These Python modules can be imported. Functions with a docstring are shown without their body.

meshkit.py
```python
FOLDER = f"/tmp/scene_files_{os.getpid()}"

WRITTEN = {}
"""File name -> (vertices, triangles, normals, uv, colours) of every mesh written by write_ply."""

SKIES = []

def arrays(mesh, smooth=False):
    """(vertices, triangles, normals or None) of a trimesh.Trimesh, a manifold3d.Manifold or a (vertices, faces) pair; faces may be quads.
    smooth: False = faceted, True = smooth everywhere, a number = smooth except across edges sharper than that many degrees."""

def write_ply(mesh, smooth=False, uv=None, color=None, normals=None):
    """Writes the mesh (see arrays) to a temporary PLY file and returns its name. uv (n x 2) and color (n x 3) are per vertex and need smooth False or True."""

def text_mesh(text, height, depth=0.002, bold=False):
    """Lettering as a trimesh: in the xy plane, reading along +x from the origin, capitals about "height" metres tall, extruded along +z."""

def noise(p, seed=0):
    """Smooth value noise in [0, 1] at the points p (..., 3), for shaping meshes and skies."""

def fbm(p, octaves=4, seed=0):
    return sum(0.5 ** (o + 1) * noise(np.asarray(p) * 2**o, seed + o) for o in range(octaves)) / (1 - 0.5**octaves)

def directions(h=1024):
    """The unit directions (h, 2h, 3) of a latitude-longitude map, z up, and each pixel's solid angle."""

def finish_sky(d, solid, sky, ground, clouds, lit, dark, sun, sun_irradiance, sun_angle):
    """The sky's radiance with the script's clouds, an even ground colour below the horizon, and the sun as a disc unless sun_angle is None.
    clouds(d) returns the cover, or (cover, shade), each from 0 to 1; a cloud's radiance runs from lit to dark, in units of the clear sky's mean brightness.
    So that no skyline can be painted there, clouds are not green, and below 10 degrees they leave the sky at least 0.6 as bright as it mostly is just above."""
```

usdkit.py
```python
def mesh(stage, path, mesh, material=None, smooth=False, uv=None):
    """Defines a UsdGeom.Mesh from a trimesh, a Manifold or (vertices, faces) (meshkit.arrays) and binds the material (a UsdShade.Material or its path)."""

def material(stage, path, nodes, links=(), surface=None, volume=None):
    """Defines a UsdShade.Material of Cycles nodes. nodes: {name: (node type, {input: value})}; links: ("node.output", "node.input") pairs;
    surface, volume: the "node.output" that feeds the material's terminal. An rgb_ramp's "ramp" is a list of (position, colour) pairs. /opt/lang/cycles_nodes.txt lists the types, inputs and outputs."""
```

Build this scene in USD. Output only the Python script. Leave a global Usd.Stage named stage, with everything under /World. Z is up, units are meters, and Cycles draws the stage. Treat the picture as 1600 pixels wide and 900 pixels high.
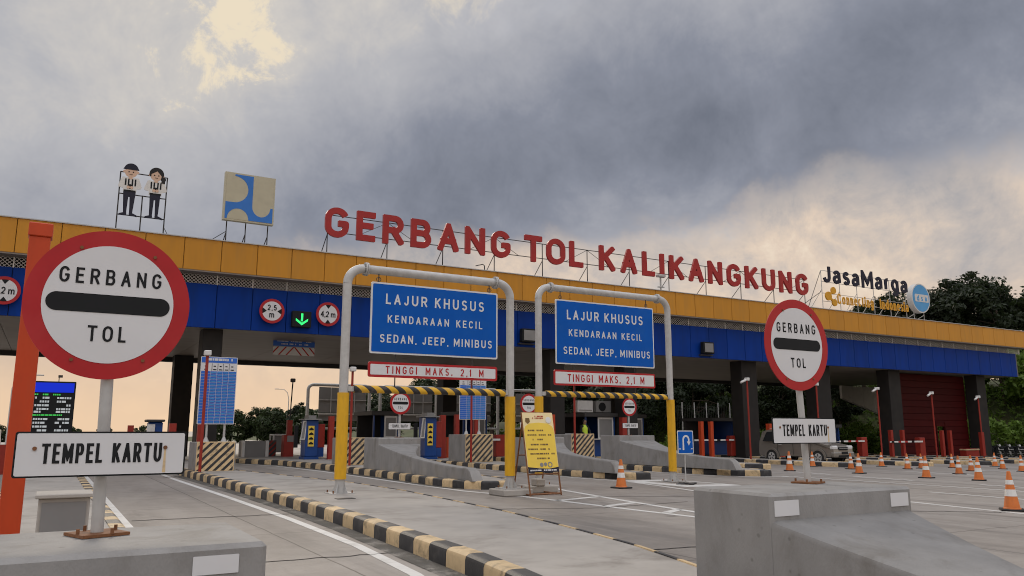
import math, random
import numpy as np, trimesh, manifold3d as m3, usdkit, meshkit
from shapely.geometry import Polygon, LineString, Point, box as sbox
from shapely.ops import unary_union
from shapely import affinity
from pxr import Usd, UsdGeom, UsdLux, UsdShade, Gf, Sdf
random.seed(7); RNG = np.random.default_rng(11)
stage = Usd.Stage.CreateInMemory()
UsdGeom.SetStageUpAxis(stage, 'Z'); UsdGeom.SetStageMetersPerUnit(stage, 1.0)
world = UsdGeom.Xform.Define(stage, '/World'); stage.SetDefaultPrim(world.GetPrim())
UsdGeom.Scope.Define(stage, '/World/Looks')
PI = math.pi

# ---------------------------------------------------------------- camera
YAW, PITCH, EYE = math.radians(30.04), math.radians(10.22), 1.4
cam = UsdGeom.Camera.Define(stage, '/World/camera')
fw = np.array([math.sin(YAW) * math.cos(PITCH), math.cos(YAW) * math.cos(PITCH), math.sin(PITCH)])
rt = np.array([math.cos(YAW), -math.sin(YAW), 0.0]); up = np.cross(rt, fw)
M4 = Gf.Matrix4d(*rt, 0, *up, 0, *(-fw), 0, 0, 0, EYE, 1)
cam.AddTransformOp().Set(M4)
cam.CreateHorizontalApertureAttr(36.0); cam.CreateVerticalApertureAttr(20.25)
cam.CreateFocalLengthAttr(36.0 * 1237 / 1600); cam.CreateClippingRangeAttr(Gf.Vec2f(0.1, 6000))
cam.CreateExposureAttr(0.0)

# ---------------------------------------------------------------- sky and sun (the sun stands behind broken cloud, upper left)
SUN = np.array([0.105, 0.88, 0.463]); SUN /= np.linalg.norm(SUN)
SUN_EL, SUN_ROT = math.asin(SUN[2]), math.atan2(SUN[0], SUN[1])
S0 = 0.10
def sky_material():
    b1, b2 = np.array([0.37, 0.879, 0.30]), np.array([0.801, 0.437, 0.409])
    nb = np.cross(b1, b2); nb /= np.linalg.norm(nb)
    N, L = {}, []
    def n(k, t, **kw): N[k] = (t, kw); return k
    def l(a, b): L.append((a, b))
    def math_(k, op, a, b=None, c=None, clamp=False):
        kw = {'math_type': op}
        if clamp: kw['use_clamp'] = True
        N[k] = ('math', kw)
        for i, s in enumerate((a, b, c)):
            if s is None: continue
            if isinstance(s, str): l(s, f'{k}.value{i + 1}')
            else: kw[f'value{i + 1}'] = float(s)
        return k + '.value'
    def rng(k, s, a, b, c=0.0, d=1.0, t='smoothstep'):
        N[k] = ('map_range', dict(range_type=t, from_min=a, from_max=b, to_min=c, to_max=d, clamp=True)); l(s, k + '.value'); return k + '.result'
    def dot(k, v):
        N[k] = ('vector_math', dict(math_type='dot_product', vector2=tuple(map(float, v)))); l('d.vector', k + '.vector1'); return k + '.value'
    n('g', 'geometry'); n('d', 'vector_math', math_type='normalize'); l('g.position', 'd.vector1')
    n('xyz', 'separate_xyz'); l('d.vector', 'xyz.vector')
    zc = math_('zc', 'add', math_('zm', 'maximum', 'xyz.z', 0.0), 0.22)
    n('p', 'combine_xyz'); l(math_('px', 'divide', 'xyz.x', zc), 'p.x'); l(math_('py', 'divide', 'xyz.y', zc), 'p.y')
    def noise(k, sc, det, rough, w, dist=0.0, src='p.vector'):
        n(k + 'm', 'mapping', location=(w, w * 1.7, w * 0.3)); l(src, k + 'm.vector')
        n(k, 'noise_texture', scale=sc, detail=det, roughness=rough, distortion=dist); l(k + 'm.vector', k + '.vector'); return k + '.fac'
    n1 = noise('n1', 0.85, 6.0, 0.55, 3.1, 0.5)
    n2 = noise('n2', 5.2, 12.0, 0.66, 8.4, 0.3, 'd.vector')
    n3 = noise('n3', 3.4, 9.0, 0.58, 1.2, 0.2, 'd.vector')
    n4 = noise('n4', 1.9, 6.0, 0.5, 5.5, 0.6, 'd.vector')
    n5 = noise('n5', 13.0, 10.0, 0.66, 2.7, 0.4, 'd.vector')
    n1c, n2c, n3c, n4c, n5c = (math_(k + 'c', 'subtract', s, 0.5) for k, s in (('n1', n1), ('n2', n2), ('n3', n3), ('n4', n4), ('n5', n5)))
    # a heavy bank of cloud that runs from the left horizon up to the right
    db = math_('db', 'multiply_add', n1c, 0.34, dot('dbd', nb))
    db = math_('db2', 'multiply_add', n3c, 0.16, db)
    band = rng('band', math_('dba', 'absolute', db), 0.0, 0.20, 1.0, 0.0)
    band = math_('bandx', 'multiply', band, rng('bx', 'xyz.x', 0.12, 0.5, 0.45, 1.0))
    # warm low sky
    low = math_('lw', 'multiply_add', math_('xo', 'subtract', 'xyz.x', 0.35), -0.14, 'xyz.z')
    low = math_('lw2', 'multiply_add', n3c, 0.26, low)
    low = math_('lw3', 'multiply_add', n2c, 0.16, low)
    low = math_('lw4', 'multiply_add', n5c, 0.07, low)
    warm = rng('warm', low, 0.175, 0.235, 1.0, 0.0)
    hor = rng('hor', 'xyz.z', 0.0, 0.19, 1.0, 0.0)
    # broken edge lit by the hidden sun
    s = dot('sd', SUN)
    gl = math_('gl', 'multiply_add', n2c, 1.6, rng('gl0', s, 0.988, 0.9999, -0.62, 0.12, 'linear'))
    gl = math_('gl2', 'multiply_add', n5c, 3.2, gl)
    glow = rng('glow', gl, 0.0, 0.36)
    glow = math_('glowc', 'multiply', glow, rng('glown', s, 0.982, 0.992))
    s2 = np.array([0.3679, 0.7796, 0.5068])
    g2 = math_('g2b', 'multiply_add', n5c, 2.4, rng('g2', dot('s2d', s2), 0.9955, 0.9999, -0.6, 0.12, 'linear'))
    glow = math_('glowm', 'maximum', glow, math_('g2c', 'multiply', rng('g2r', g2, 0.0, 0.5, 0.0, 0.55), rng('g2n', 's2d.value', 0.993, 0.997)))
    halo = rng('halo', s, 0.95, 1.0)
    t = math_('t0', 'multiply_add', n4c, 0.55, 0.62)
    t = math_('t1', 'multiply_add', n2c, 0.66, t)
    t = math_('t1b', 'multiply_add', n3c, 0.35, t)
    t = math_('t1c', 'multiply_add', n5c, 0.40, t)
    t = math_('t2', 'multiply_add', band, -0.50, t)
    t = math_('t2b', 'add', t, rng('lx', 'xyz.x', 0.05, 0.55, 0.10, 0.0))
    t = math_('t3', 'multiply_add', halo, 0.20, t, True)
    n('ramp', 'rgb_ramp', ramp=[(0.0, (.165, .182, .228)), (.28, (.25, .268, .325)), (.5, (.36, .370, .415)), (.75, (.47, .470, .495)), (1.0, (.66, .62, .57))]); l(t, 'ramp.fac')
    n('wr', 'rgb_ramp', ramp=[(0.0, (.38, .375, .39)), (.42, (.60, .52, .46)), (.7, (.80, .64, .50)), (1.0, (.95, .80, .62))])
    l(math_('wt', 'multiply_add', n2c, 2.4, math_('wt0', 'multiply_add', n5c, 1.3, 0.52), True), 'wr.fac')
    n('mw', 'mix_color'); l('ramp.color', 'mw.a'); l('wr.color', 'mw.b'); l(math_('wf', 'multiply', warm, 0.85), 'mw.fac')
    n('mh', 'mix_color', b=(.88, .62, .40)); l('mw.result', 'mh.a'); l(math_('hf', 'multiply', hor, 0.9), 'mh.fac')
    n('mg', 'mix_color', b=(.86, .74, .55)); l('mh.result', 'mg.a'); l(math_('gf', 'multiply', glow, 0.85), 'mg.fac')
    # cloud brightens overhead and, lit from the front, on the side away from the sun
    zen = rng('zen', 'xyz.z', 0.50, 0.92, 1.0, 2.5)
    back = rng('back', dot('bd', (-0.12, -0.993, 0.0)), 0.0, 0.9, 1.0, 1.05)
    fac = math_('fac', 'multiply', zen, back)
    fac = math_('fac2', 'multiply', fac, 1.0 / S0)
    n('sc', 'vector_math', math_type='scale'); l('mg.result', 'sc.vector1'); l(fac, 'sc.scale')
    # clear sky shows through thin gaps
    n('sky', 'sky_texture', sky_type='single_scattering', sun_disc=False, sun_elevation=SUN_EL, sun_rotation=SUN_ROT, altitude=100.0, air_density=1.0, aerosol_density=1.4, ozone_density=1.0)
    gap = rng('gap', math_('gp', 'multiply_add', band, -0.5, n3), 0.54, 0.74, 0.0, 0.40)
    gap = math_('gapn', 'multiply', gap, rng('gaps', s, 0.90, 0.98, 1.0, 0.0))
    n('ms', 'mix_color', use_clamp=False); l('sc.vector', 'ms.a'); l('sky.color', 'ms.b'); l(gap, 'ms.fac')
    n('bg', 'background_shader', strength=S0); l('ms.result', 'bg.color')
    return usdkit.material(stage, '/World/Looks/sky', N, L, surface='bg.background')
dome = UsdLux.DomeLight.Define(stage, '/World/sky')
UsdShade.MaterialBindingAPI.Apply(dome.GetPrim()).Bind(sky_material())
dome.GetPrim().SetCustomDataByKey('kind', 'structure')
sun = UsdLux.DistantLight.Define(stage, '/World/sun')
sun.CreateIntensityAttr(0.35); sun.CreateAngleAttr(18.0); sun.CreateColorAttr(Gf.Vec3f(1.0, 0.88, 0.72)); sun.GetPrim().CreateAttribute('inputs:normalize', Sdf.ValueTypeNames.Bool).Set(True)
zax = SUN; xax = np.cross([0, 0, 1], zax); xax /= np.linalg.norm(xax); yax = np.cross(zax, xax)
sun.AddTransformOp().Set(Gf.Matrix4d(*xax, 0, *yax, 0, *zax, 0, 0, 0, 0, 1))

# ---------------------------------------------------------------- materials
MAT = {}
def mat(name, col, rough=0.6, var=0.10, scale=6.0, metal=0.0, bump=0.0, bscale=60.0, dirt=None, dscale=1.2, dirt_amt=0.5, obj_var=0.0, spec=0.4, coat=0.0, stretch=(1, 1, 1), isl=0.0, specks=False):
    """A base colour broken up by two noises, optional dirt patches, optional fine relief."""
    N, L = {}, []
    N['g'] = ('geometry', {}); N['mp'] = ('mapping', dict(scale=stretch)); L.append(('g.position', 'mp.vector'))
    N['n'] = ('noise_texture', dict(scale=scale, detail=6.0, roughness=0.6)); L.append(('mp.vector', 'n.vector'))
    lo, hi = [c * (1 - var) for c in col], [min(1.0, c * (1 + var)) for c in col]
    N['r'] = ('rgb_ramp', dict(ramp=[(0.3, lo), (0.7, hi)])); L.append(('n.fac', 'r.fac'))
    out = 'r.color'
    if dirt is not None:
        N['n2'] = ('noise_texture', dict(scale=dscale, detail=8.0, roughness=0.65, distortion=0.4)); L.append(('mp.vector', 'n2.vector'))
        N['dr'] = ('map_range', dict(range_type='smoothstep', from_min=0.47, from_max=0.72, to_min=0.0, to_max=dirt_amt, clamp=True)); L.append(('n2.fac', 'dr.value'))
        N['dm'] = ('mix_color', dict(b=dirt)); L += [(out, 'dm.a'), ('dr.result', 'dm.fac')]; out = 'dm.result'
    if specks:
        N['vs'] = ('voronoi_texture', dict(scale=7.0)); L.append(('g.position', 'vs.vector')); N['vn'] = ('noise_texture', dict(scale=23.0, detail=4.0)); L.append(('g.position', 'vn.vector'))
        N['va'] = ('math', dict(math_type='multiply_add', value2=.16)); L += [('vn.fac', 'va.value1'), ('vs.distance', 'va.value3')]
        N['vm'] = ('map_range', dict(range_type='smoothstep', from_min=.12, from_max=.22, to_min=.42, to_max=0.0, clamp=True)); L.append(('va.value', 'vm.value'))
        N['vx'] = ('mix_color', dict(b=(.085, .078, .07))); L += [(out, 'vx.a'), ('vm.result', 'vx.fac')]; out = 'vx.result'
    if obj_var or isl:
        N['oi'] = ('object_info', {})
        N['ov'] = ('map_range', dict(to_min=1 - (obj_var or isl), to_max=1 + (obj_var or isl))); L.append(('oi.random' if obj_var else 'g.random_per_island', 'ov.value'))
        N['hs'] = ('hsv', {}); L += [('ov.result', 'hs.value'), (out, 'hs.color')]; out = 'hs.color'
    N['p'] = ('principled_bsdf', dict(roughness=rough, metallic=metal, specular_ior_level=spec, coat_weight=coat)); L.append((out, 'p.base_color'))
    if bump:
        N['bn'] = ('noise_texture', dict(scale=bscale, detail=5.0, roughness=0.6)); L.append(('mp.vector', 'bn.vector'))
        N['b'] = ('bump', dict(strength=bump, distance=0.01)); L += [('bn.fac', 'b.height'), ('b.normal', 'p.normal')]
    MAT[name] = usdkit.material(stage, '/World/Looks/' + name, N, L, surface='p.BSDF')
mat('painted_concrete', (.272, .264, .254), .78, .13, 3.0, bump=.4, bscale=60, dirt=(.15, .135, .115), dscale=2.0, dirt_amt=.6, stretch=(1, 1, .5), specks=True)
mat('island_concrete', (.39, .362, .326), .85, .10, 2.0, bump=.3, bscale=70, dirt=(.20, .175, .15), dscale=.9, dirt_amt=.7)
mat('kerb_cream', (.62, .46, .26), .7, .10, 9.0, bump=.3, bscale=50, dirt=(.12, .10, .075), dscale=5.0, dirt_amt=.7, obj_var=.12)
mat('kerb_black', (.032, .032, .034), .6, .25, 9.0, bump=.3, bscale=50, dirt=(.12, .11, .10), dscale=4.0, dirt_amt=.45, obj_var=.15)
mat('white_paint', (.66, .65, .62), .65, .05, 8.0, dirt=(.38, .36, .33), dscale=3.0, dirt_amt=.55)
mat('sign_white', (.62, .62, .625), .42, .03, 4.0, dirt=(.62, .60, .56), dscale=2.5, dirt_amt=.35)
mat('sign_red', (.37, .008, .012), .40, .08, 5.0, dirt=(.42, .03, .03), dscale=3.0, dirt_amt=.4)
mat('sign_black', (.011, .012, .013), .6, spec=.2, var=.1, scale=8.0)
mat('sign_blue', (.0, .085, .40), .5, .06, 3.0, spec=.15, dirt=(.01, .10, .38), dscale=2.0, dirt_amt=.5)
mat('board_blue', (.025, .13, .52), .45, .06, 3.0)
mat('galvanised', (.46, .455, .44), .48, .10, 7.0, metal=.25, dirt=(.34, .32, .30), dscale=3.0, dirt_amt=.5)
mat('post_yellow', (.66, .36, .012), .45, .08, 5.0, dirt=(.40, .24, .03), dscale=3.0, dirt_amt=.45, stretch=(3, 3, .8))
mat('fascia_yellow', (.52, .225, .014), .42, .06, 1.5, dirt=(.42, .20, .03), dscale=.9, dirt_amt=.55, obj_var=.06, stretch=(2.2, 1, .35))
mat('fascia_blue', (.002, .036, .245), .55, .10, 1.2, spec=.12, dirt=(.006, .032, .15), dscale=.8, dirt_amt=.5, obj_var=.07, stretch=(2, 1, .4))
mat('lattice_grey', (.78, .77, .75), .5, .08, 5.0, metal=.2)
mat('soffit_metal', (.24, .205, .175), .55, .10, .8, dirt=(.15, .13, .11), dscale=.35, dirt_amt=.5, stretch=(1, 3, 1))
mat('charcoal', (.026, .024, .023), .6, .15, 2.0, spec=.15, dirt=(.042, .036, .03), dscale=1.0, dirt_amt=.4)
mat('dark_steel', (.035, .033, .032), .55, .15, 6.0)
mat('roof_sheet', (.16, .15, .14), .7, .1, 1.0)
mat('post_orange', (.46, .046, .007), .45, .10, 3.0, dirt=(.40, .06, .02), dscale=2.0, dirt_amt=.45, stretch=(2, 2, .6))
mat('post_red', (.27, .022, .012), .5, .12, 4.0, dirt=(.22, .02, .015), dscale=2.0, dirt_amt=.4)
mat('maroon_panel', (.048, .003, .003), .6, spec=.12, var=.12, scale=2.0, dirt=(.06, .008, .008), dscale=.8, dirt_amt=.5, obj_var=.10)
mat('letter_red', (.33, .018, .016), .45, .10, 1.5, dirt=(.28, .018, .016), dscale=1.2, dirt_amt=.5)
mat('letter_navy', (.008, .008, .022), .6, .1, 2.0)
mat('letter_gold', (.62, .30, .015), .45, .1, 2.0)
mat('logo_beige', (.46, .42, .30), .55, .05, 2.0, dirt=(.36, .33, .24), dscale=1.0, dirt_amt=.4)
mat('logo_blue', (.03, .16, .50), .5, .06, 2.0)
mat('cyan_disc', (.07, .30, .58), .45, .05, 2.0)
mat('skin_print', (.62, .42, .30), .6, .03, 4.0)
mat('cloth_white', (.66, .64, .60), .7, .05, 4.0)
mat('rust', (.20, .085, .035), .85, .25, 20.0, dirt=(.11, .05, .025), dscale=12.0, dirt_amt=.7)
mat('cone_orange', (.60, .165, .035), .6, .08, 8.0, dirt=(.40, .17, .09), dscale=6.0, dirt_amt=.65, obj_var=.15)
mat('cone_white', (.70, .69, .66), .5, .06, 8.0, dirt=(.45, .42, .38), dscale=8.0, dirt_amt=.5)
mat('rubber', (.020, .020, .020), .8, .2, 9.0)
mat('machine_blue', (.007, .048, .20), .4, .08, 4.0)
mat('banner_yellow', (.78, .55, .07), .55, .04, 3.0, dirt=(.72, .52, .12), dscale=2.0, dirt_amt=.4)
mat('banner_cream', (.80, .66, .36), .55, .04, 3.0)
mat('ink_brown', (.16, .10, .03), .6, .1, 8.0)
mat('ink_red', (.40, .03, .02), .6, .1, 8.0)
mat('car_paint', (.21, .19, .165), .30, .04, 2.0, metal=.45, coat=.6)
mat('car_glass', (.012, .013, .014), .08, .05, 2.0, spec=.6)
mat('lamp_glass', (.62, .62, .62), .15, .05, 6.0)
mat('grey_panel', (.22, .215, .21), .55, .08, 2.0, metal=.2)
mat('vest_yellow', (.55, .72, .06), .6, .05, 4.0)
mat('skin', (.22, .12, .075), .5, .05, 5.0)
mat('hair_black', (.012, .010, .010), .6, .1, 6.0)
mat('trunk', (.085, .062, .045), .9, .25, 4.0, bump=.6, bscale=12)
mat('grass_soil', (.055, .070, .022), .95, .3, .6, dirt=(.10, .08, .045), dscale=.25, dirt_amt=.6)
mat('white_plastic', (.62, .61, .59), .45, .05, 5.0, dirt=(.42, .40, .38), dscale=3.0, dirt_amt=.4)
def emit(name, col, strength):
    MAT[name] = usdkit.material(stage, '/World/Looks/' + name, {'e': ('emission', dict(color=col, strength=strength))}, [], surface='e.emission')
emit('led_green', (.05, 1.0, .22), 1.3); emit('led_white', (.75, .78, .8), .55); emit('led_blue', (.02, .05, .9), .65); emit('led_lime', (.1, .8, .15), .6); emit('tail_red', (1.0, .05, .03), 1.6)
def leaf(name, col, spread=.35, trans=.25):
    N = {'g': ('geometry', {}), 'o': ('object_info', {}), 'r': ('rgb_ramp', dict(ramp=[(0, [c * (1 - spread) for c in col]), (.6, col), (1, [col[0] * 1.5, col[1] * 1.35, col[2] * 1.1])])),
         'ov': ('map_range', dict(to_min=.75, to_max=1.25)), 'h': ('hsv', {}), 'p': ('principled_bsdf', dict(roughness=.55, specular_ior_level=.3)), 't': ('translucent_bsdf', {}), 'm': ('mix_closure', dict(fac=trans))}
    L = [('g.random_per_island', 'r.fac'), ('o.random', 'ov.value'), ('ov.result', 'h.value'), ('r.color', 'h.color'), ('h.color', 'p.base_color'), ('h.color', 't.color'), ('p.BSDF', 'm.closure1'), ('t.BSDF', 'm.closure2')]
    MAT[name] = usdkit.material(stage, '/World/Looks/' + name, N, L, surface='m.closure')
leaf('leaf_dark', (.030, .046, .017)); leaf('leaf_mid', (.050, .078, .022)); leaf('leaf_bright', (.20, .32, .05), trans=.35)
def stripes(name, ca, cb, freq, kx=1.0, ky=0.0, kz=1.0):
    """Painted diagonal bands across a flat board or a bar, in the thing's own coordinates, with worn edges."""
    N = {'tc': ('texture_coordinate', {}), 's': ('separate_xyz', {}), 'a': ('math', dict(math_type='multiply', value2=kx)), 'b': ('math', dict(math_type='multiply_add', value2=kz)),
         'c': ('math', dict(math_type='multiply_add', value2=ky)), 'f': ('math', dict(math_type='multiply', value2=freq)), 'fr': ('math', dict(math_type='fraction')), 'cmp': ('math', dict(math_type='greater_than', value2=.5)),
         'n': ('noise_texture', dict(scale=5.0, detail=7.0, roughness=.65)), 'd': ('map_range', dict(from_min=.5, from_max=.75, to_min=0.0, to_max=.45, clamp=True)),
         'm': ('mix_color', dict(a=ca, b=cb)), 'm2': ('mix_color', dict(b=(.20, .17, .14))), 'p': ('principled_bsdf', dict(roughness=.6))}
    L = [('tc.object', 's.vector'), ('s.x', 'a.value1'), ('s.z', 'b.value1'), ('a.value', 'b.value3'), ('s.y', 'c.value1'), ('b.value', 'c.value3'), ('c.value', 'f.value1'), ('f.value', 'fr.value1'), ('fr.value', 'cmp.value1'),
         ('cmp.value', 'm.fac'), ('tc.object', 'n.vector'), ('n.fac', 'd.value'), ('m.result', 'm2.a'), ('d.result', 'm2.fac'), ('m2.result', 'p.base_color')]
    MAT[name] = usdkit.material(stage, '/World/Looks/' + name, N, L, surface='p.BSDF')
stripes('bar_stripes', (.70, .40, .02), (.02, .02, .022), 3.1, 1.0, 0.35, 1.1)
def grime(name, col, amt, sc):
    N = {'g': ('geometry', {}), 'n': ('noise_texture', dict(scale=sc, detail=8.0, roughness=.7)), 'r': ('map_range', dict(range_type='smoothstep', from_min=.36, from_max=.62, to_min=.1, to_max=amt, clamp=True)), 't': ('transparent_bsdf', {}), 'p': ('principled_bsdf', dict(base_color=col, roughness=.9)), 'm': ('mix_closure', {})}
    MAT[name] = usdkit.material(stage, '/World/Looks/' + name, N, [('g.position', 'n.vector'), ('n.fac', 'r.value'), ('r.result', 'm.fac'), ('t.BSDF', 'm.closure1'), ('p.BSDF', 'm.closure2')], surface='m.closure')
grime('gutter_grime', (.085, .078, .066), .85, 3.0)
mat('crack_dark', (.06, .055, .05), .9, .2, 8.0)
def road_material():
    N = {'g': ('geometry', {}), 'm': ('mapping', dict(scale=(1, .25, 1))), 'n1': ('noise_texture', dict(scale=.35, detail=8.0, roughness=.6, distortion=.6)), 'n2': ('noise_texture', dict(scale=2.2, detail=8.0, roughness=.7)), 'n3': ('noise_texture', dict(scale=38.0, detail=4.0, roughness=.7)),
         'n4': ('noise_texture', dict(scale=.9, detail=6.0, roughness=.65, distortion=.8)), 'fine': ('noise_texture', dict(scale=190.0, detail=3.0, roughness=.7)),
         'r': ('rgb_ramp', dict(ramp=[(.3, (.232, .203, .176)), (.5, (.312, .280, .248)), (.7, (.380, .348, .316))])), 'r2': ('map_range', dict(from_min=.35, from_max=.7, to_min=.86, to_max=1.08)), 'r3': ('map_range', dict(from_min=.3, from_max=.7, to_min=.93, to_max=1.07)),
         'mu': ('math', dict(math_type='multiply')), 'h': ('hsv', {}), 'st': ('map_range', dict(range_type='smoothstep', from_min=.55, from_max=.75, to_min=0.0, to_max=.55, clamp=True)), 'trk': ('mapping', dict(scale=(1.15, .035, 1))), 'tn': ('noise_texture', dict(scale=1.0, detail=5.0, roughness=.6)), 'tr': ('map_range', dict(range_type='smoothstep', from_min=.50, from_max=.68, to_min=0.0, to_max=.42, clamp=True)), 'tm': ('mix_color', dict(b=(.12, .11, .10))), 'oil': ('voronoi_texture', dict(scale=.75, randomness=1.0)), 'om': ('map_range', dict(range_type='smoothstep', from_min=.03, from_max=.13, to_min=.6, to_max=0.0, clamp=True)), 'ow': ('mix_color', dict(b=(.07, .062, .055))), 'sm': ('mix_color', dict(b=(.13, .115, .10))),
         'off': ('mapping', dict(location=(.7, 2.3, 0))), 'bk': ('brick_texture', dict(offset=0.0, scale=1.0, mortar_size=.012, brick_width=3.55, row_height=4.6, color1=(1, 1, 1), color2=(.93, .93, .93), mortar=(.33, .31, .29))), 'wob': ('noise_texture', dict(scale=1.6, detail=4.0)), 'wa': ('vector_math', dict(math_type='multiply_add', vector2=(.05, .05, 0))),
         'bm': ('mix_color', dict(blend_type='multiply', fac=.8)), 'p': ('principled_bsdf', dict(roughness=.72, specular_ior_level=.35)), 'b': ('bump', dict(strength=.25, distance=.006))}
    L = [('g.position', 'm.vector'), ('m.vector', 'n1.vector'), ('g.position', 'n2.vector'), ('g.position', 'n3.vector'), ('m.vector', 'n4.vector'), ('g.position', 'fine.vector'), ('n1.fac', 'r.fac'), ('n2.fac', 'r2.value'), ('n3.fac', 'r3.value'),
         ('r2.result', 'mu.value1'), ('r3.result', 'mu.value2'), ('mu.value', 'h.value'), ('r.color', 'h.color'), ('n4.fac', 'st.value'), ('h.color', 'sm.a'), ('st.result', 'sm.fac'), ('g.position', 'trk.vector'), ('trk.vector', 'tn.vector'), ('tn.fac', 'tr.value'), ('sm.result', 'tm.a'), ('tr.result', 'tm.fac'), ('wa.vector', 'oil.vector'), ('oil.distance', 'om.value'), ('tm.result', 'ow.a'), ('om.result', 'ow.fac'),
         ('g.position', 'wob.vector'), ('wob.color', 'wa.vector1'), ('g.position', 'wa.vector3'), ('wa.vector', 'off.vector'), ('off.vector', 'bk.vector'), ('ow.result', 'bm.a'), ('bk.color', 'bm.b'), ('bm.result', 'p.base_color'), ('fine.fac', 'b.height'), ('b.normal', 'p.normal')]
    MAT['road'] = usdkit.material(stage, '/World/Looks/road', N, L, surface='p.BSDF')
road_material()

# ---------------------------------------------------------------- helpers
USED = {}; ORIGIN = {}
def numbered(parent, name):
    k = (parent, name); USED[k] = USED.get(k, -1) + 1
    return name if USED[k] == 0 else f'{name}_{USED[k]:03d}'
def setdata(p, label=None, cat=None, group=None, kind=None):
    for k, v in (('label', label), ('category', cat), ('group', group), ('kind', kind)):
        if v: p.SetCustomDataByKey(k, v)
    return p
def path_of(parent): return '/World' if parent is None else str(parent.GetPath())
def thing(name, label, cat, loc=(0, 0, 0), rz=0.0, group=None, kind=None):
    x = UsdGeom.Xform.Define(stage, '/World/' + numbered('/World', name)); p = x.GetPrim()
    x.AddTranslateOp().Set(Gf.Vec3d(*map(float, loc)))
    if rz: x.AddRotateZOp().Set(math.degrees(rz))
    ORIGIN[str(p.GetPath())] = np.zeros(3)
    return setdata(p, label, cat, group, kind)
def wthing(name, label, cat, loc, group=None, kind=None):
    """A thing whose meshes are given in world coordinates; they are stored relative to its base."""
    p = thing(name, label, cat, loc, 0, group, kind); ORIGIN[str(p.GetPath())] = np.array(loc, float); return p
def dup(root, loc, rz=0.0, label=None, group=None, scale=None):
    was = root.GetCustomData(); base = root.GetName().rsplit('_', 1)[0] if root.GetName()[-3:].isdigit() else root.GetName()
    x = UsdGeom.Xform.Define(stage, '/World/' + numbered('/World', base)); p = x.GetPrim()
    p.GetReferences().AddInternalReference(root.GetPath())
    x.ClearXformOpOrder(); p.CreateAttribute('xformOp:translate', Sdf.ValueTypeNames.Double3).Set(Gf.Vec3d(*map(float, loc)))
    ops = ['xformOp:translate', 'xformOp:rotateZ']; p.CreateAttribute('xformOp:rotateZ', Sdf.ValueTypeNames.Float).Set(math.degrees(rz))
    if scale is not None:
        p.CreateAttribute('xformOp:scale', Sdf.ValueTypeNames.Float3).Set(Gf.Vec3f(*map(float, scale))); ops.append('xformOp:scale')
    p.CreateAttribute('xformOpOrder', Sdf.ValueTypeNames.TokenArray).Set(ops)
    p.SetInstanceable(True)
    return setdata(p, label or was['label'], was['category'], group or was.get('group'))
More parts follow.
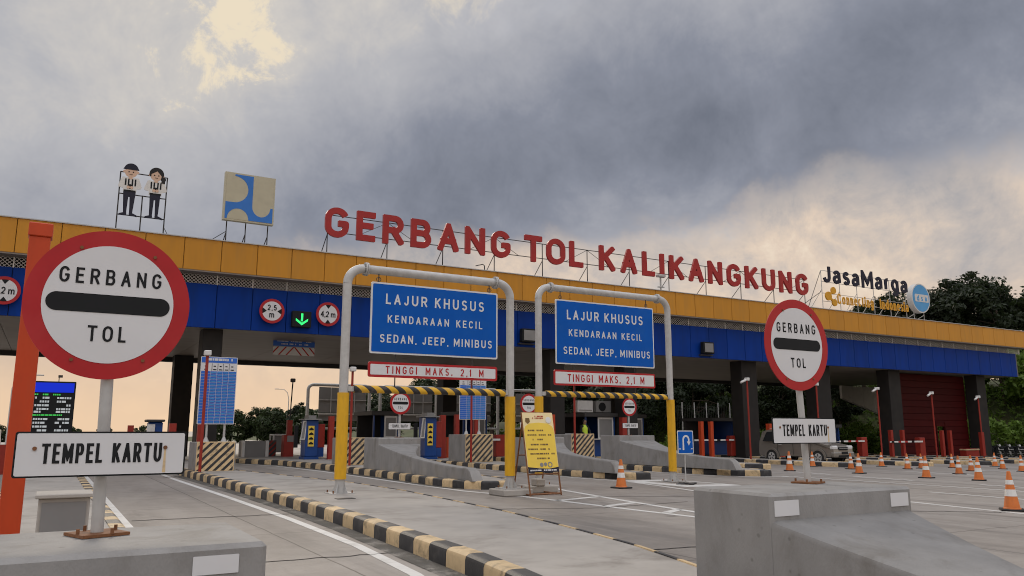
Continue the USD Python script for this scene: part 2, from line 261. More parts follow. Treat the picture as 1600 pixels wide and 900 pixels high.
class MB:
    def __init__(s): s.v, s.f, s.n = [], [], 0
    def add(s, v, f):
        v = np.asarray(v, float); f = np.asarray(f, int)
        if f.shape[1] == 4: f = np.vstack([f[:, [0, 1, 2]], f[:, [0, 2, 3]]])
        s.v.append(v); s.f.append(f + s.n); s.n += len(v); return s
    def tm(s, m, T=None):
        v = np.asarray(m.vertices, float)
        if T is not None: v = trimesh.transform_points(v, T)
        return s.add(v, m.faces)
    def box(s, x0, x1, y0, y1, z0, z1, bev=0.0):
        if bev:
            h = m3.Manifold.batch_hull([m3.Manifold.cube([x1 - x0 - (0 if a == 0 else 2 * bev), y1 - y0 - (0 if a == 1 else 2 * bev), z1 - z0 - (0 if a == 2 else 2 * bev)], True) for a in range(3)])
            m = h.to_mesh(); return s.add(m.vert_properties[:, :3] + [(x0 + x1) / 2, (y0 + y1) / 2, (z0 + z1) / 2], m.tri_verts)
        v = [(x, y, z) for z in (z0, z1) for y in (y0, y1) for x in (x0, x1)]
        return s.add(v, [(0, 2, 3, 1), (4, 5, 7, 6), (0, 1, 5, 4), (2, 6, 7, 3), (0, 4, 6, 2), (1, 3, 7, 5)])
    def tube(s, pts, r, n=12, cap=True):
        pts = np.asarray(pts, float); k = len(pts); r = np.broadcast_to(r, k)
        t = np.gradient(pts, axis=0) if k > 2 else np.repeat([pts[1] - pts[0]], 2, 0)
        t /= np.linalg.norm(t, axis=1, keepdims=True)
        a = np.array([0, 0, 1.0]) if abs(t[0][2]) < .9 else np.array([1.0, 0, 0])
        u = np.cross(t[0], a); u /= np.linalg.norm(u); V = []
        for i in range(k):
            u = u - t[i] * (u @ t[i]); u /= np.linalg.norm(u); w = np.cross(t[i], u)
            ang = np.arange(n) * 2 * PI / n
            V.append(pts[i] + r[i] * (np.cos(ang)[:, None] * u + np.sin(ang)[:, None] * w))
        V = np.vstack(V); F = []
        for i in range(k - 1):
            for j in range(n):
                b, c = i * n + j, i * n + (j + 1) % n; F += [(b, c, c + n), (b, c + n, b + n)]
        if cap:
            c0, c1 = len(V), len(V) + 1; V = np.vstack([V, pts[:1], pts[-1:]])
            for j in range(n): F += [(c0, (j + 1) % n, j), (c1, (k - 1) * n + j, (k - 1) * n + (j + 1) % n)]
        return s.add(V, F)
    def rod(s, a, b, r, n=8): return s.tube([a, b], r, n)
    def bar(s, a, b, w, h=None):
        """a square bar from a to b"""
        return s.tube([a, b], (w if h is None else h) * .7071, 4)
    def plate(s, poly, y, d, x=0.0, z=0.0):
        """a shapely outline in the XZ plane, front face at y, going back by d"""
        for g in getattr(poly, 'geoms', [poly]):
            if g.is_empty or g.area < 1e-9: continue
            m = trimesh.creation.extrude_polygon(g, d, engine='earcut'); v = np.asarray(m.vertices)
            s.add(np.c_[v[:, 0] + x, y + d - v[:, 2], v[:, 1] + z], m.faces)
        return s
    def slab(s, poly, z, d):
        for g in getattr(poly, 'geoms', [poly]):
            if g.is_empty: continue
            m = trimesh.creation.extrude_polygon(g, d, engine='earcut'); v = np.asarray(m.vertices); s.add(v + [0, 0, z], m.faces)
        return s
    def lathe(s, prof, c=(0, 0, 0), n=20):
        prof = np.asarray(prof, float); ang = np.arange(n) * 2 * PI / n; V = []; F = []
        for r, z in prof: V.append(np.c_[r * np.cos(ang), r * np.sin(ang), np.full(n, z)])
        for i in range(len(prof) - 1):
            for j in range(n):
                b, e = i * n + j, i * n + (j + 1) % n; F += [(b, e, e + n), (b, e + n, b + n)]
        return s.add(np.vstack(V) + np.array(c), F)
    def mesh(s): return np.vstack(s.v), np.vstack(s.f)
def obj(name, mb, m, parent=None, smooth=False, label=None, cat=None, group=None, kind=None):
    v, f = mb.mesh() if isinstance(mb, MB) else mb
    top = None
    if parent is not None:
        top = '/'.join(str(parent.GetPath()).split('/')[:3]); v = v - ORIGIN.get(top, np.zeros(3))
    pp = path_of(parent)
    p = usdkit.mesh(stage, pp + '/' + numbered(pp, name), (v, f), MAT[m], smooth=smooth).GetPrim()
    return setdata(p, label, cat, group, kind)
def hull_chain(bones, edge=.03, it=6):
    """bones: ((a, ra), (b, rb)); one continuous smoothed surface"""
    parts = []
    for (a, ra), (b, rb) in bones:
        parts.append(m3.Manifold.batch_hull([m3.Manifold.sphere(ra, 14).translate(list(map(float, a))), m3.Manifold.sphere(rb, 14).translate(list(map(float, b)))]))
    m = m3.Manifold.batch_boolean(parts, m3.OpType.Add).refine_to_length(edge).to_mesh()
    t = trimesh.Trimesh(m.vert_properties[:, :3], m.tri_verts, process=True); trimesh.smoothing.filter_taubin(t, iterations=it)
    return np.asarray(t.vertices), np.asarray(t.faces)
def gz(x): return -0.012 * min(max(0.0, x - 12.0), 68.0)
def rect(x0, x1, z0, z1, r=0.0):
    b = sbox(x0 + r, z0 + r, x1 - r, z1 - r); return b.buffer(r, 6) if r else b
def disc(cx, cz, r, n=16): return Point(cx, cz).buffer(r, n)

# ---------------------------------------------------------------- stroke lettering (road-sign style)
def arc(cx, cy, rx, ry, a0, a1, n=10): return [(cx + rx * math.cos(math.radians(a)), cy + ry * math.sin(math.radians(a))) for a in np.linspace(a0, a1, n)]
GL = {
 'A': (1, [[(0, 0), (.5, 1), (1, 0)], [(.17, .32), (.83, .32)]]),
 'B': (.95, [[(0, 0), (0, 1), (.55, 1)] + arc(.6, .76, .33, .24, 90, -90) + [(0, .52)], [(.55, .52)] + arc(.62, .26, .38, .26, 90, -90) + [(0, 0)]]),
 'C': (.95, [arc(.5, .68, .5, .32, 15, 180) + arc(.5, .32, .5, .32, 180, 345)]),
 'D': (.95, [[(0, 0), (0, 1), (.4, 1)] + arc(.45, .65, .55, .35, 90, 0) + arc(.45, .35, .55, .35, 0, -90) + [(0, 0), (0, .05)]]),
 'E': (.82, [[(1, 1), (0, 1), (0, 0), (1, 0)], [(0, .52), (.85, .52)]]),
 'G': (1, [arc(.5, .68, .5, .32, 20, 180) + arc(.5, .32, .5, .32, 180, 360) + [(1, .47), (.56, .47)]]),
 'H': (1, [[(0, 0), (0, 1)], [(1, 0), (1, 1)], [(0, .52), (1, .52)]]),
 'I': (.0, [[(0, 0), (0, 1)]]),
 'J': (.75, [[(1, 1), (1, .3)] + arc(.5, .3, .5, .3, 0, -165)]),
 'K': (.95, [[(0, 0), (0, 1)], [(.95, 1), (.03, .42)], [(.32, .6), (1, 0)]]),
 'L': (.78, [[(0, 1), (0, 0), (1, 0)]]),
 'M': (1.2, [[(0, 0), (0, 1), (.5, .25), (1, 1), (1, 0)]]),
 'N': (1, [[(0, 0), (0, 1), (1, 0), (1, 1)]]),
 'O': (1.05, [arc(.5, .66, .5, .34, 0, 180, 14) + arc(.5, .34, .5, .34, 180, 360, 14) + [(1, .66)]]),
 'P': (.92, [[(0, 0), (0, 1), (.6, 1)] + arc(.65, .73, .35, .27, 90, -90) + [(0, .46)]]),
 'R': (.95, [[(0, 0), (0, 1), (.6, 1)] + arc(.62, .74, .36, .26, 90, -90) + [(0, .48)], [(.5, .48), (1, 0)]]),
 'S': (.9, [arc(.5, .75, .48, .25, 20, 180) + arc(.5, .75, .48, .25, 180, 270, 5) + arc(.5, .25, .5, .25, 90, 0, 5) + arc(.5, .25, .5, .25, 0, -160)]),
 'T': (.95, [[(0, 1), (1, 1)], [(.5, 1), (.5, 0)]]),
 'U': (1, [[(0, 1), (0, .32)] + arc(.5, .32, .5, .32, 180, 360) + [(1, 1)]]),
 '1': (.35, [[(0, .78), (1, 1), (1, 0)]]),
 '2': (.9, [arc(.5, .7, .48, .3, 170, -30) + [(0, 0), (1, 0)]]),
 '4': (.95, [[(.75, 0), (.75, 1), (0, .3), (1, .3)]]),
 '5': (.9, [[(.9, 1), (.12, 1), (.05, .55)] + arc(.47, .32, .5, .32, 120, -160)]),
 ',': (.1, [[(1, .05), (0, -.2)]]), '.': (.0, [[(0, 0), (0, .06)]]),
 'm': (1.3, [[(0, 0), (0, .65)], [(0, .42)] + arc(.25, .42, .25, .24, 180, 0) + [(.5, 0)], [(.5, .42)] + arc(.75, .42, .25, .24, 180, 0) + [(1, 0)]]),
 'a': (.78, [arc(.5, .48, .45, .22, 160, 0) + [(.95, 0)], [(.95, .40), (.45, .38)] + arc(.4, .19, .4, .19, 90, 270) + [(.95, .12)]]),
 's': (.65, [arc(.5, .53, .48, .17, 25, 180) + arc(.5, .53, .48, .17, 180, 270, 5) + arc(.5, .18, .5, .18, 90, 0, 5) + arc(.5, .18, .5, .18, 0, -160)]),
 'r': (.5, [[(0, 0), (0, .7)], arc(.8, .4, .8, .3, 180, 80)]),
 'g': (.8, [arc(.5, .36, .5, .34, 0, 360, 18), [(1, .7), (1, -.05)] + arc(.5, -.05, .5, .25, 0, -150)]),
 'o': (.85, [arc(.5, .35, .5, .35, 0, 360, 18)]), 'd': (.82, [arc(.5, .35, .5, .35, 0, 360, 18), [(1, 0), (1, 1)]]),
 'n': (.75, [[(0, 0), (0, .7)], arc(.5, .38, .5, .32, 180, 0) + [(1, 0)]]), 'e': (.8, [[(0, .37), (1, .37)] + arc(.5, .35, .5, .35, 5, 320, 16)]),
 'c': (.72, [arc(.5, .35, .5, .35, 50, 310, 14)]), 't': (.45, [[(.4, .95), (.4, .15)] + arc(.75, .15, .35, .15, 180, 290), [(0, .68), (1, .68)]]), 'i': (.0, [[(0, 0), (0, .68)], [(0, .88), (0, 1)]])}
def glyph(ch, h, wr, sw, rnd=False):
    w, st = GL[ch]; W = max(0.0, w * wr * h - sw); H = h - sw
    f = lambda q: [(sw / 2 + x * W, sw / 2 + y * H) for x, y in q]
    curved = ch in 'CGSJ2,5acesrgt'
    g = unary_union([LineString(f(q)).buffer(sw / 2, 6, cap_style=2 if curved else 3, join_style=1 if curved else 2, mitre_limit=2.5) for q in st])
    if ch not in ',g': g = g.intersection(sbox(-sw * .02, 0, W + sw * 1.02, h))
    if rnd: g = g.buffer(-sw * .1).buffer(sw * .2, 3).buffer(-sw * .1)
    return g.simplify(h * .002), W + sw
def text_geo(text, h, total, wr=.6, sw=.15, rnd=False, space=.9, centre=True):
    """Shapely outline of a line of lettering of cap height h fitted to a total width, centred at (0, 0). Returns the list of letters too."""
    sw = sw * h; gs = [None if c == ' ' else glyph(c, h, wr, sw, rnd) for c in text]
    wsum = sum(g[1] for g in gs if g) ; gaps = sum((space if c == ' ' else 1.0) for c in text[:-1])
    t = (total - wsum) / max(gaps, 1e-6); x = -total / 2; out = []
    for c, g in zip(text, gs):
        if g is None: x += t * space; continue
        out.append(affinity.translate(g[0], x, -h / 2)); x += g[1] + t
    return out
def wordlist(text, h, x0, x1, zc, **k): return [affinity.translate(g, (x0 + x1) / 2, zc) for g in text_geo(text, h, x1 - x0, **k)]
def words(*a, **k): return unary_union(wordlist(*a, **k))
def letters(gs, y, d, m, parent):
    for g in gs: obj('letter', MB().plate(g, y, d), m, parent)
def scribble(x0, x1, z0, z1, rows, seed, fill=.55, cells=14):
    """Rows of small print too small to read in the photograph: short marks."""
    r = random.Random(seed); P = []
    rh = (z1 - z0) / rows
    for i in range(rows):
        z = z0 + rh * (i + .25); c = (x1 - x0) / cells; k = 0
        while k < cells:
            n = r.choice((1, 1, 2)); n = min(n, cells - k)
            if r.random() < .8: P.append(sbox(x0 + k * c, z, x0 + (k + n) * c - c * .3, z + rh * fill))
            k += n
    return unary_union(P)

# ================================================================ ground
def grid_mesh(xs, ys, fz):
    X, Yg = np.meshgrid(xs, ys); Z = fz(X, Yg)
    v = np.c_[X.ravel(), Yg.ravel(), Z.ravel()]; nx = len(xs); F = []
    for j in range(len(ys) - 1):
        for i in range(nx - 1): a = j * nx + i; F.append((a, a + 1, a + nx + 1, a + nx))
    return MB().add(v, F)
obj('road', grid_mesh([-2500, -200, -40, -10, 0, 12, 30, 50, 80, 200, 2500], [-300, -20, 0, 20, 40, 60, 120, 400, 2500], lambda x, y: -0.012 * np.clip(x - 12, 0, 68)), 'road', kind='structure')
FOOT = np.array([(10, 104), (30, 84), (46, 70), (58, 58), (68, 46), (74, 30), (82, -5)], float)
def foot_s(x, y):
    p = np.stack([np.asarray(x, float), np.asarray(y, float)], -1)[..., None, :]; A, B = FOOT[:-1], FOOT[1:]; D = B - A
    t = np.clip(((p - A) * D).sum(-1) / (D * D).sum(-1), 0, 1); q = A + t[..., None] * D; r = p - q; d = np.linalg.norm(r, axis=-1)
    i = d.argmin(-1)[..., None]; cr = D[:, 0] * r[..., 1] - D[:, 1] * r[..., 0]
    return (np.take_along_axis(d, i, -1) * np.where(np.take_along_axis(cr, i, -1) > 0, 1, -1))[..., 0]
def hill(x, y):
    x, y = np.broadcast_arrays(np.asarray(x, float), np.asarray(y, float)); s = foot_s(x, y); k = np.clip((s + .5) / 10, 0, 1); k = k * k * (3 - 2 * k); f = np.clip((x - 34) / 30, .05, 1)
    w = (meshkit.fbm(np.stack([x * .13, y * .13, 0 * x], -1), 3) - .5) * 1.6 * k
    return -0.012 * np.clip(x - 12, 0, 68) - .4 + (6.2 * k + .13 * np.clip(s - 9, 0, 22)) * f + w + np.minimum(0, s) * .25
obj('hillside', grid_mesh(np.arange(6, 210, 3.0), np.arange(-30, 210, 3.0), hill), 'grass_soil', smooth=True, kind='structure')

# ================================================================ painted lines
def stripe_poly(pts, w): return LineString(pts).buffer(w / 2, 4, cap_style=2, join_style=1)
def paint(name, polys, m='white_paint', dz=.004):
    mb = MB()
    for p in polys:
        for g in getattr(p, 'geoms', [p]):
            t = trimesh.creation.extrude_polygon(g, .003, engine='earcut'); v = np.asarray(t.vertices).copy()
            v[:, 2] += np.array([gz(x) for x in v[:, 0]]) + dz - .003 + .001; mb.add(v, t.faces)
    return obj(name, mb, m, kind='structure')
paint('lane_line', [stripe_poly([(2.62, 4.6), (3.0, 6.0), (3.28, 7.6), (3.45, 9.8), (3.51, 13.3), (3.47, 18.5), (3.36, 25.2), (3.4, 40)], .13)])
paint('lane_line', [stripe_poly([(1.17, 6), (1.17, 12), (1.17, 25), (1.15, 45)], .12)])
paint('lane_line', [stripe_poly([(9.75, 8.6), (9.40, 9.9), (9.26, 11.5), (9.10, 14.2), (9.0, 15.4), (8.62, 17.2), (8.55, 20), (8.45, 27.7), (8.1, 33), (7.1, 36.5), (7.0, 45)], .13)])
paint('lane_line', [stripe_poly([(11.0, 16.9), (10.81, 16.25), (10.34, 13.6), (9.98, 11.2), (9.75, 8.8)], .13)])
paint('chevron_bar', [stripe_poly([(9.1, 13.9), (10.42, 14.3)], .17), stripe_poly([(9.22, 12.45), (10.14, 12.75)], .17), stripe_poly([(9.42, 10.95), (9.95, 11.25)], .17)])
paint('lane_line', [stripe_poly([(14.25, 30), (14.25, 20.5), (14.5, 18.6), (14.0, 16.4), (13.39, 14.1), (12.6, 11.6)], .13)])
paint('gantry_pad_marking', [sbox(14.4, 15.9, 16.4, 18.9).difference(sbox(14.95, 16.5, 16.25, 18.3))])
paint('lane_line', [stripe_poly([(15.6, 14.5), (15.5, 10.5), (14.95, 7.9), (14.2, 5.4)], .13)])
paint('lane_line', [stripe_poly([(21.75, 19.3), (21.7, 15.0), (21.55, 11.2), (21.2, 8)], .13)])
paint('lane_dash', [stripe_poly([(24.0, 18.2), (23.7, 15.8)], .15), stripe_poly([(23.5, 13.6), (23.3, 11.2)], .15), stripe_poly([(25.1, 22), (24.6, 19.6)], .15), stripe_poly([(30.2, 20.5), (29.6, 17.2)], .15), stripe_poly([(35.2, 20.5), (34.4, 17.0)], .15), stripe_poly([(18.9, 12.2), (18.6, 9.6)], .12)])
paint('lane_line', [stripe_poly([(19.4, 32), (19.4, 21), (19.9, 19.3), (21.5, 18.8)], .13)])

def jag(pts, seed, step=.12, amp=.035):
    r = random.Random(seed); l = LineString(pts); n = int(l.length / step); return [(p.x + r.uniform(-amp, amp), p.y + r.uniform(-amp, amp)) for p in (l.interpolate(i * l.length / n) for i in range(n + 1))]
for i, (pts, w) in enumerate((([(6.2, 7.72), (7.4, 7.55), (9.0, 7.9)], .035), ([(7.1, 13.0), (9.0, 12.2), (11.2, 12.4)], .022), ([(1.3, 8.9), (2.4, 9.1), (3.6, 9.0)], .02), ([(10.2, 14.6), (12.2, 13.2), (14.6, 13.6)], .025), ([(1.3, 14.2), (3.7, 14.0)], .03), ([(12.6, 9.7), (14.8, 8.3), (17, 8.5)], .025))):
    paint('pavement_crack', [stripe_poly(jag(pts, i), w)], 'crack_dark', .005)

# ================================================================ traffic islands
def densify(pts, step):
    l = LineString(pts); n = max(2, int(round(l.length / step))); return [np.array(l.interpolate(i * l.length / n).coords[0]) for i in range(n + 1)]
def kerb(parent, pts, side, seg=.5, h=.2, w=.2, z0=0.0, first=0):
    P = densify(pts, seg)
    prof = [(0, -.02), (0, h - .06), (.012, h - .025), (.04, h - .006), (.075, h), (w, h), (w, -.02)]
    N = []
    for i in range(len(P)):
        a, b = P[max(0, i - 1)], P[min(len(P) - 1, i + 1)]; t = (b - a) / np.linalg.norm(b - a); N.append(np.array([-t[1], t[0]]) * side)
    for i in range(len(P) - 1):
        d = P[i + 1] - P[i]; g = d / np.linalg.norm(d) * .003; mb = MB(); V = []
        for p, n in ((P[i] + g, N[i]), (P[i + 1] - g, N[i + 1])):
            V += [(p[0] + n[0] * o, p[1] + n[1] * o, z0 + z) for o, z in prof]
        k = len(prof); F = [(j, (j + 1) % k, k + (j + 1) % k, k + j) for j in range(k)]
        if side > 0: F = [f[::-1] for f in F]
        mb.add(V, F)
        ends = [(0, j, j + 1) for j in range(1, k - 1)] + [(k, k + j + 1, k + j) for j in range(1, k - 1)]
        if side > 0: ends = [e[::-1] for e in ends]
        mb.add(V, ends)
        obj('kerb_block', mb, 'kerb_cream' if (i + first) % 2 == 0 else 'kerb_black', parent, smooth=35)
def island(label, outline, kerbs, z0=0.0, h=.2, seg=.5, inset=.19, ws=(.2, .2)):
    p = wthing('traffic_island', label, 'traffic island', (outline[0][0], outline[0][1], z0))
    poly = Polygon(outline).buffer(0)
    obj('concrete_slab', MB().slab(poly.buffer(-inset), z0 - .02, h + .008), 'island_concrete', p)
    for i, (pts, side) in enumerate(kerbs): kerb(p, pts, side, z0=z0, h=h, seg=seg, first=i if len(kerbs) > 1 else 1, w=ws[i])
    return p
L1 = [(2.9, 3.4), (3.25, 4.6), (3.45, 5.5), (3.58, 6.3), (3.70, 7.3), (3.80, 9), (3.93, 11.5), (4.0, 14.7), (3.99, 18.3), (3.92, 22.6), (3.80, 27.5), (3.8, 40)]
R1 = [(5.1, 5.05), (5.31, 5.68), (5.67, 7.03), (5.95, 8.66), (6.25, 10.8), (6.42, 13.4), (6.56, 15.6), (6.47, 18.5), (5.84, 23), (5.35, 26), (5.35, 40)]
island('wide bare concrete island ringed by black and cream kerb stones in the foreground', L1 + R1[::-1] + [(4.45, 5.05), (4.45, 3.4)], [(L1, -1), (R1, 1)], inset=.085, ws=(.2, .10))
def gutter(pts, off, w=.24): paint('gutter_grime', [stripe_poly([(x + off, y) for x, y in pts], w)], 'gutter_grime', .006)
gutter(L1[:-1], -.13); gutter(R1, .13)
L0 = [(-.72, 4.0), (-.72, 44)]; R0 = [(1.0, 4.0), (1.0, 44)]
island('narrow kerbed island at the left edge under the orange post', L0 + R0[::-1], [(L0, -1), (R0, 1)])
K2 = [(7.2, 44), (7.35, 36.6), (8.4, 33.6), (8.83, 29), (8.9, 23), (8.78, 19.2), (8.92, 17.9), (9.3, 17.2), (9.75, 17.1), (10.3, 17.6), (10.62, 19), (10.72, 28), (11.1, 34), (11.2, 44)]
island('kerbed island behind the left height gantry with a grey concrete nose on it', K2, [(K2, 1)])
gutter(K2[1:7], -.13)
K3 = [(14.45, 44), (14.45, 26), (14.55, 21.5), (14.8, 19.9), (15.3, 19.2), (15.95, 19.1), (16.35, 19.8), (16.45, 24), (16.45, 44)]
island('kerbed island behind the orange cone between the two height gantries', K3, [(K3, 1)], z0=gz(15))
gutter(K3[1:4], -.13)
K4 = [(19.6, 44), (19.6, 24), (19.8, 21.2), (20.3, 19.8), (20.9, 19.25), (21.45, 19.3), (21.75, 20.2), (21.75, 44)]
island('kerbed island with the long concrete nose right of the right height gantry', K4, [(K4, 1)], z0=gz(20))
FARI = [25.3, 31.2, 36.6, 42.0, 47.3, 52.6]
far_lab = ['dark kerbed island in front of the booth with the air conditioners', 'kerbed island beside the silver car, behind the right round sign', 'low grey kerbed island in front of the far right columns, nearest the silver car', 'low kerbed island before the maroon wall, left one', 'low kerbed island before the maroon wall, in front of its doorway', 'last low kerbed island at the right end before the parked motorcycles']
for i, x in enumerate(FARI):
    K = [(x, 42), (x, 25.5), (x + .25, 24.2), (x + .8, 23.7), (x + 1.35, 24.2), (x + 1.6, 25.5), (x + 1.6, 42)]
    island(far_lab[i], K, [(K[:-1], 1)], z0=gz(x), seg=.8)

# ================================================================ concrete noses (crash barriers)
def nose(label, x0, x1, yf, depth, L, zt, zb, lip=.19, refl=(), slope=.15, taper=.44):
    p = wthing('concrete_barrier', label, 'concrete barrier', (x0, yf, zb))
    w = x1 - x0; zs = zt - lip
    mb = MB(); mb.box(x0, x1, yf, yf + depth, zb, zt, .022)
    obj('barrier_block', mb, 'painted_concrete', p)
    n = 40; V = []; c = .05
    for i in range(n + 1):
        d = L * i / n; y = yf + .01 - d
        z = zs - slope * d + slope * .075 * d * d
        if i / n > .95: z = zb + (z - zb) * max(.04, 1 - ((i / n - .95) / .05) ** 2)
        u = min(1.0, d / ((w - .3) / taper)); k = 1 - (1 - u) ** 1.35 if u < 1 else 1.0
        a, b = x0 + .002, x1 - .002 - (w - .3) * k; cc = min(c, (z - zb) * .4)
        V += [(a, y, zb), (a, y, z - cc), (a + cc * .3, y, z - cc * .3), (a + cc, y, z), (b - cc, y, z), (b - cc * .3, y, z - cc * .3), (b, y, z - cc), (b, y, zb)]
    F = []
    for i in range(n):
        for j in range(8): k = (j + 1) % 8; F.append((i * 8 + j, i * 8 + k, (i + 1) * 8 + k, (i + 1) * 8 + j))
    m = MB().add(V, F); e = n * 8; m.add(V, [(e, e + j + 1, e + j) for j in range(1, 7)][:6]); m.add(V, [(0, j, j + 1) for j in range(1, 7)])
    obj('sloping_nose', m, 'painted_concrete', p, smooth=40)
    for (a, b, zc0, zc1) in refl: obj('reflector_plate', MB().plate(rect(a, b, zc0, zc1, .004), yf - .004, .005), 'sign_white', p)
    return p
nose('grey concrete barrier block at the bottom left carrying the big round sign', -.75, .925, 3.84, .92, 3.25, .90, 0, refl=((.605, .80, .775, .855),))
nose('grey concrete barrier with smooth sloping nose at the bottom right', 4.56, 6.2, 4.16, .82, 3.9, .95, 0, lip=.185, slope=.2, taper=.46, refl=((4.59, 4.845, .79, .90), (5.92, 6.145, .80, .905)))
nose('grey concrete nose behind the yellow leg of the left height gantry', 9.05, 10.5, 24.05, 1.3, 6.5, 1.18, .18)
nose('grey concrete nose behind the yellow notice stand', 14.72, 16.25, 24.3, 1.3, 5.0, 1.16, .15)
nose('grey concrete nose behind the small blue turn sign', 19.75, 21.55, 25.6, 1.3, 6.2, 1.21, .12, slope=.165, taper=.35)

# ================================================================ striped crash blocks
for lab, x0, x1, y, z0, z1 in (('striped crash block carrying the tall blue tariff board', 3.98, 5.10, 26.0, .17, 1.07), ('striped crash block partly hidden by the yellow leg of the left gantry', 9.30, 10.45, 28.0, .18, 1.16),
                         ('striped crash block carrying the second tariff board, between the gantries', 14.60, 15.86, 29.0, .15, 1.27), ('striped crash block in front of the guard in the booth', 19.74, 20.95, 29.0, .10, 1.27)):
    p = wthing('crash_block', lab, 'crash block', (x0, y, z0))
    obj('concrete_body', MB().box(x0 + .02, x1 + .03, y, y + 1.6, z0, z1 - .02, .02), 'painted_concrete', p)
    obj('face_board', MB().box(x0, x1, y - .02, y - .002, z0 + .01, z1, .004), 'kerb_cream', p)
    hh = z1 - z0; st = unary_union([Polygon([(a, z0), (a + .105, z0), (a + .105 + hh, z1), (a + hh, z1)]) for a in np.arange(x0 - hh - .05, x1, .235)]).intersection(rect(x0 + .03, x1 - .03, z0 + .03, z1 - .03))
    obj('black_stripes', MB().plate(st, y - .023, .004), 'kerb_black', p, kind='stuff')

# ================================================================ toll canopy
XL, XR = -14.0, 67.4
cp = wthing('toll_canopy', 'long toll plaza canopy with yellow and blue fascia above all the lanes', 'toll canopy', (XL, 34, gz(30)))
obj('fascia_backing', MB().box(XL, XR, 34.1, 34.35, 7.95, 9.17), 'dark_steel', cp)
obj('blue_backing', MB().box(XL, 66.2, 34.62, 34.8, 5.64, 7.40), 'dark_steel', cp)
obj('fascia_soffit', MB().box(XL, XR, 34.02, 34.9, 7.84, 7.9), 'soffit_metal', cp)
obj('parapet_cap', MB().box(XL, XR + .03, 33.96, 34.5, 9.21, 9.25), 'galvanised', cp)
xs = np.arange(-.177 - 1.46 * 10, XR, 1.46); xs = np.append(xs[xs < XR - .3], XR)
for a, b in zip(xs[:-1], xs[1:]):
    obj('yellow_panel', MB().box(a + .011, b - .011, 34.0, 34.1, 7.9, 9.208, .01), 'fascia_yellow', cp)
xb = xs[xs < 66.0]; xb = np.append(xb, 66.3)
for a, b in zip(xb[:-1], xb[1:]):
    obj('blue_panel', MB().box(a + .012, b - .012, 34.5, 34.62, 5.60, 7.43, .01), 'fascia_blue', cp)
obj('end_trim', MB().box(66.3, 66.5, 34.55, 50, 5.62, 7.43), 'roof_sheet', cp)
lat = MB(); z0, z1, nr = 7.44, 7.85, 3; rh = (z1 - z0) / nr; pw = .30; yL = 34.66
for k in range(int((XR - XL) / pw)):
    x = XL + k * pw
    for r_ in range(nr):
        for s_ in (0, 1):
            za, zb = (z0 + r_ * rh, z0 + (r_ + 1) * rh)[::1 if s_ == 0 else -1]
            for (ax, az, bx, bz) in ((x, za, x + pw / 2, zb), (x + pw / 2, zb, x + pw, za)) if s_ == 0 else ():
                t = .0115; lat.add([(ax, yL, az - t), (bx, yL, bz - t), (bx, yL, bz + t), (ax, yL, az + t), (ax, yL + .012, az - t), (bx, yL + .012, bz - t), (bx, yL + .012, bz + t), (ax, yL + .012, az + t)], [(0, 1, 2, 3), (7, 6, 5, 4), (3, 2, 6, 7), (0, 4, 5, 1)])
            for (ax, az, bx, bz) in ((x, za, x + pw / 2, zb), (x + pw / 2, zb, x + pw, za)) if s_ == 1 else ():
                t = .0115; lat.add([(ax, yL + .014, az - t), (bx, yL + .014, bz - t), (bx, yL + .014, bz + t), (ax, yL + .014, az + t), (ax, yL + .026, az - t), (bx, yL + .026, bz - t), (bx, yL + .026, bz + t), (ax, yL + .026, az + t)], [(0, 1, 2, 3), (7, 6, 5, 4), (3, 2, 6, 7), (0, 4, 5, 1)])
obj('lattice_grille', lat, 'lattice_grey', cp, kind='stuff')
for x in xs[:-1]: obj('grille_post', MB().box(x - .02, x + .02, 34.60, 34.655, 7.43, 7.86), 'lattice_grey', cp)
obj('grille_backing', MB().box(XL, XR - 1, 35.2, 35.25, 7.4, 7.9), 'rubber', cp)
for a in np.arange(XL, 66, 4.0): obj('soffit_panel', MB().box(a + .01, min(a + 3.99, 66.2), 34.8, 50.0, 5.62, 5.68), 'soffit_metal', cp)
obj('rear_beam', MB().box(XL, 66.2, 49.9, 50.3, 5.36, 6.0), 'dark_steel', cp)
obj('rear_fascia', MB().box(XL, 66.3, 50.3, 50.42, 5.7, 9.1), 'roof_sheet', cp)
obj('roof_deck', MB().box(XL, 66.3, 34.4, 50.35, 8.9, 9.0), 'roof_sheet', cp)
for x0, x1, y in ((5.3, 6.1, 35.0), (22.55, 23.45, 35.0), (27.6, 28.45, 35.2), (36.45, 37.75, 35.0), (43.2, 44.55, 35.0), (50.7, 52.0, 35.0), (61.4, 62.55, 35.0)):
    obj('column', MB().box(x0, x1, y, y + .95, gz(x0) - .1, 5.63, .02), 'charcoal', cp)
for x0 in (5.9, 22.6, 36.5, 51.0): obj('column', MB().box(x0, x0 + 1.0, 48.2, 49.2, gz(x0) - .1, 5.63, .02), 'charcoal', cp)

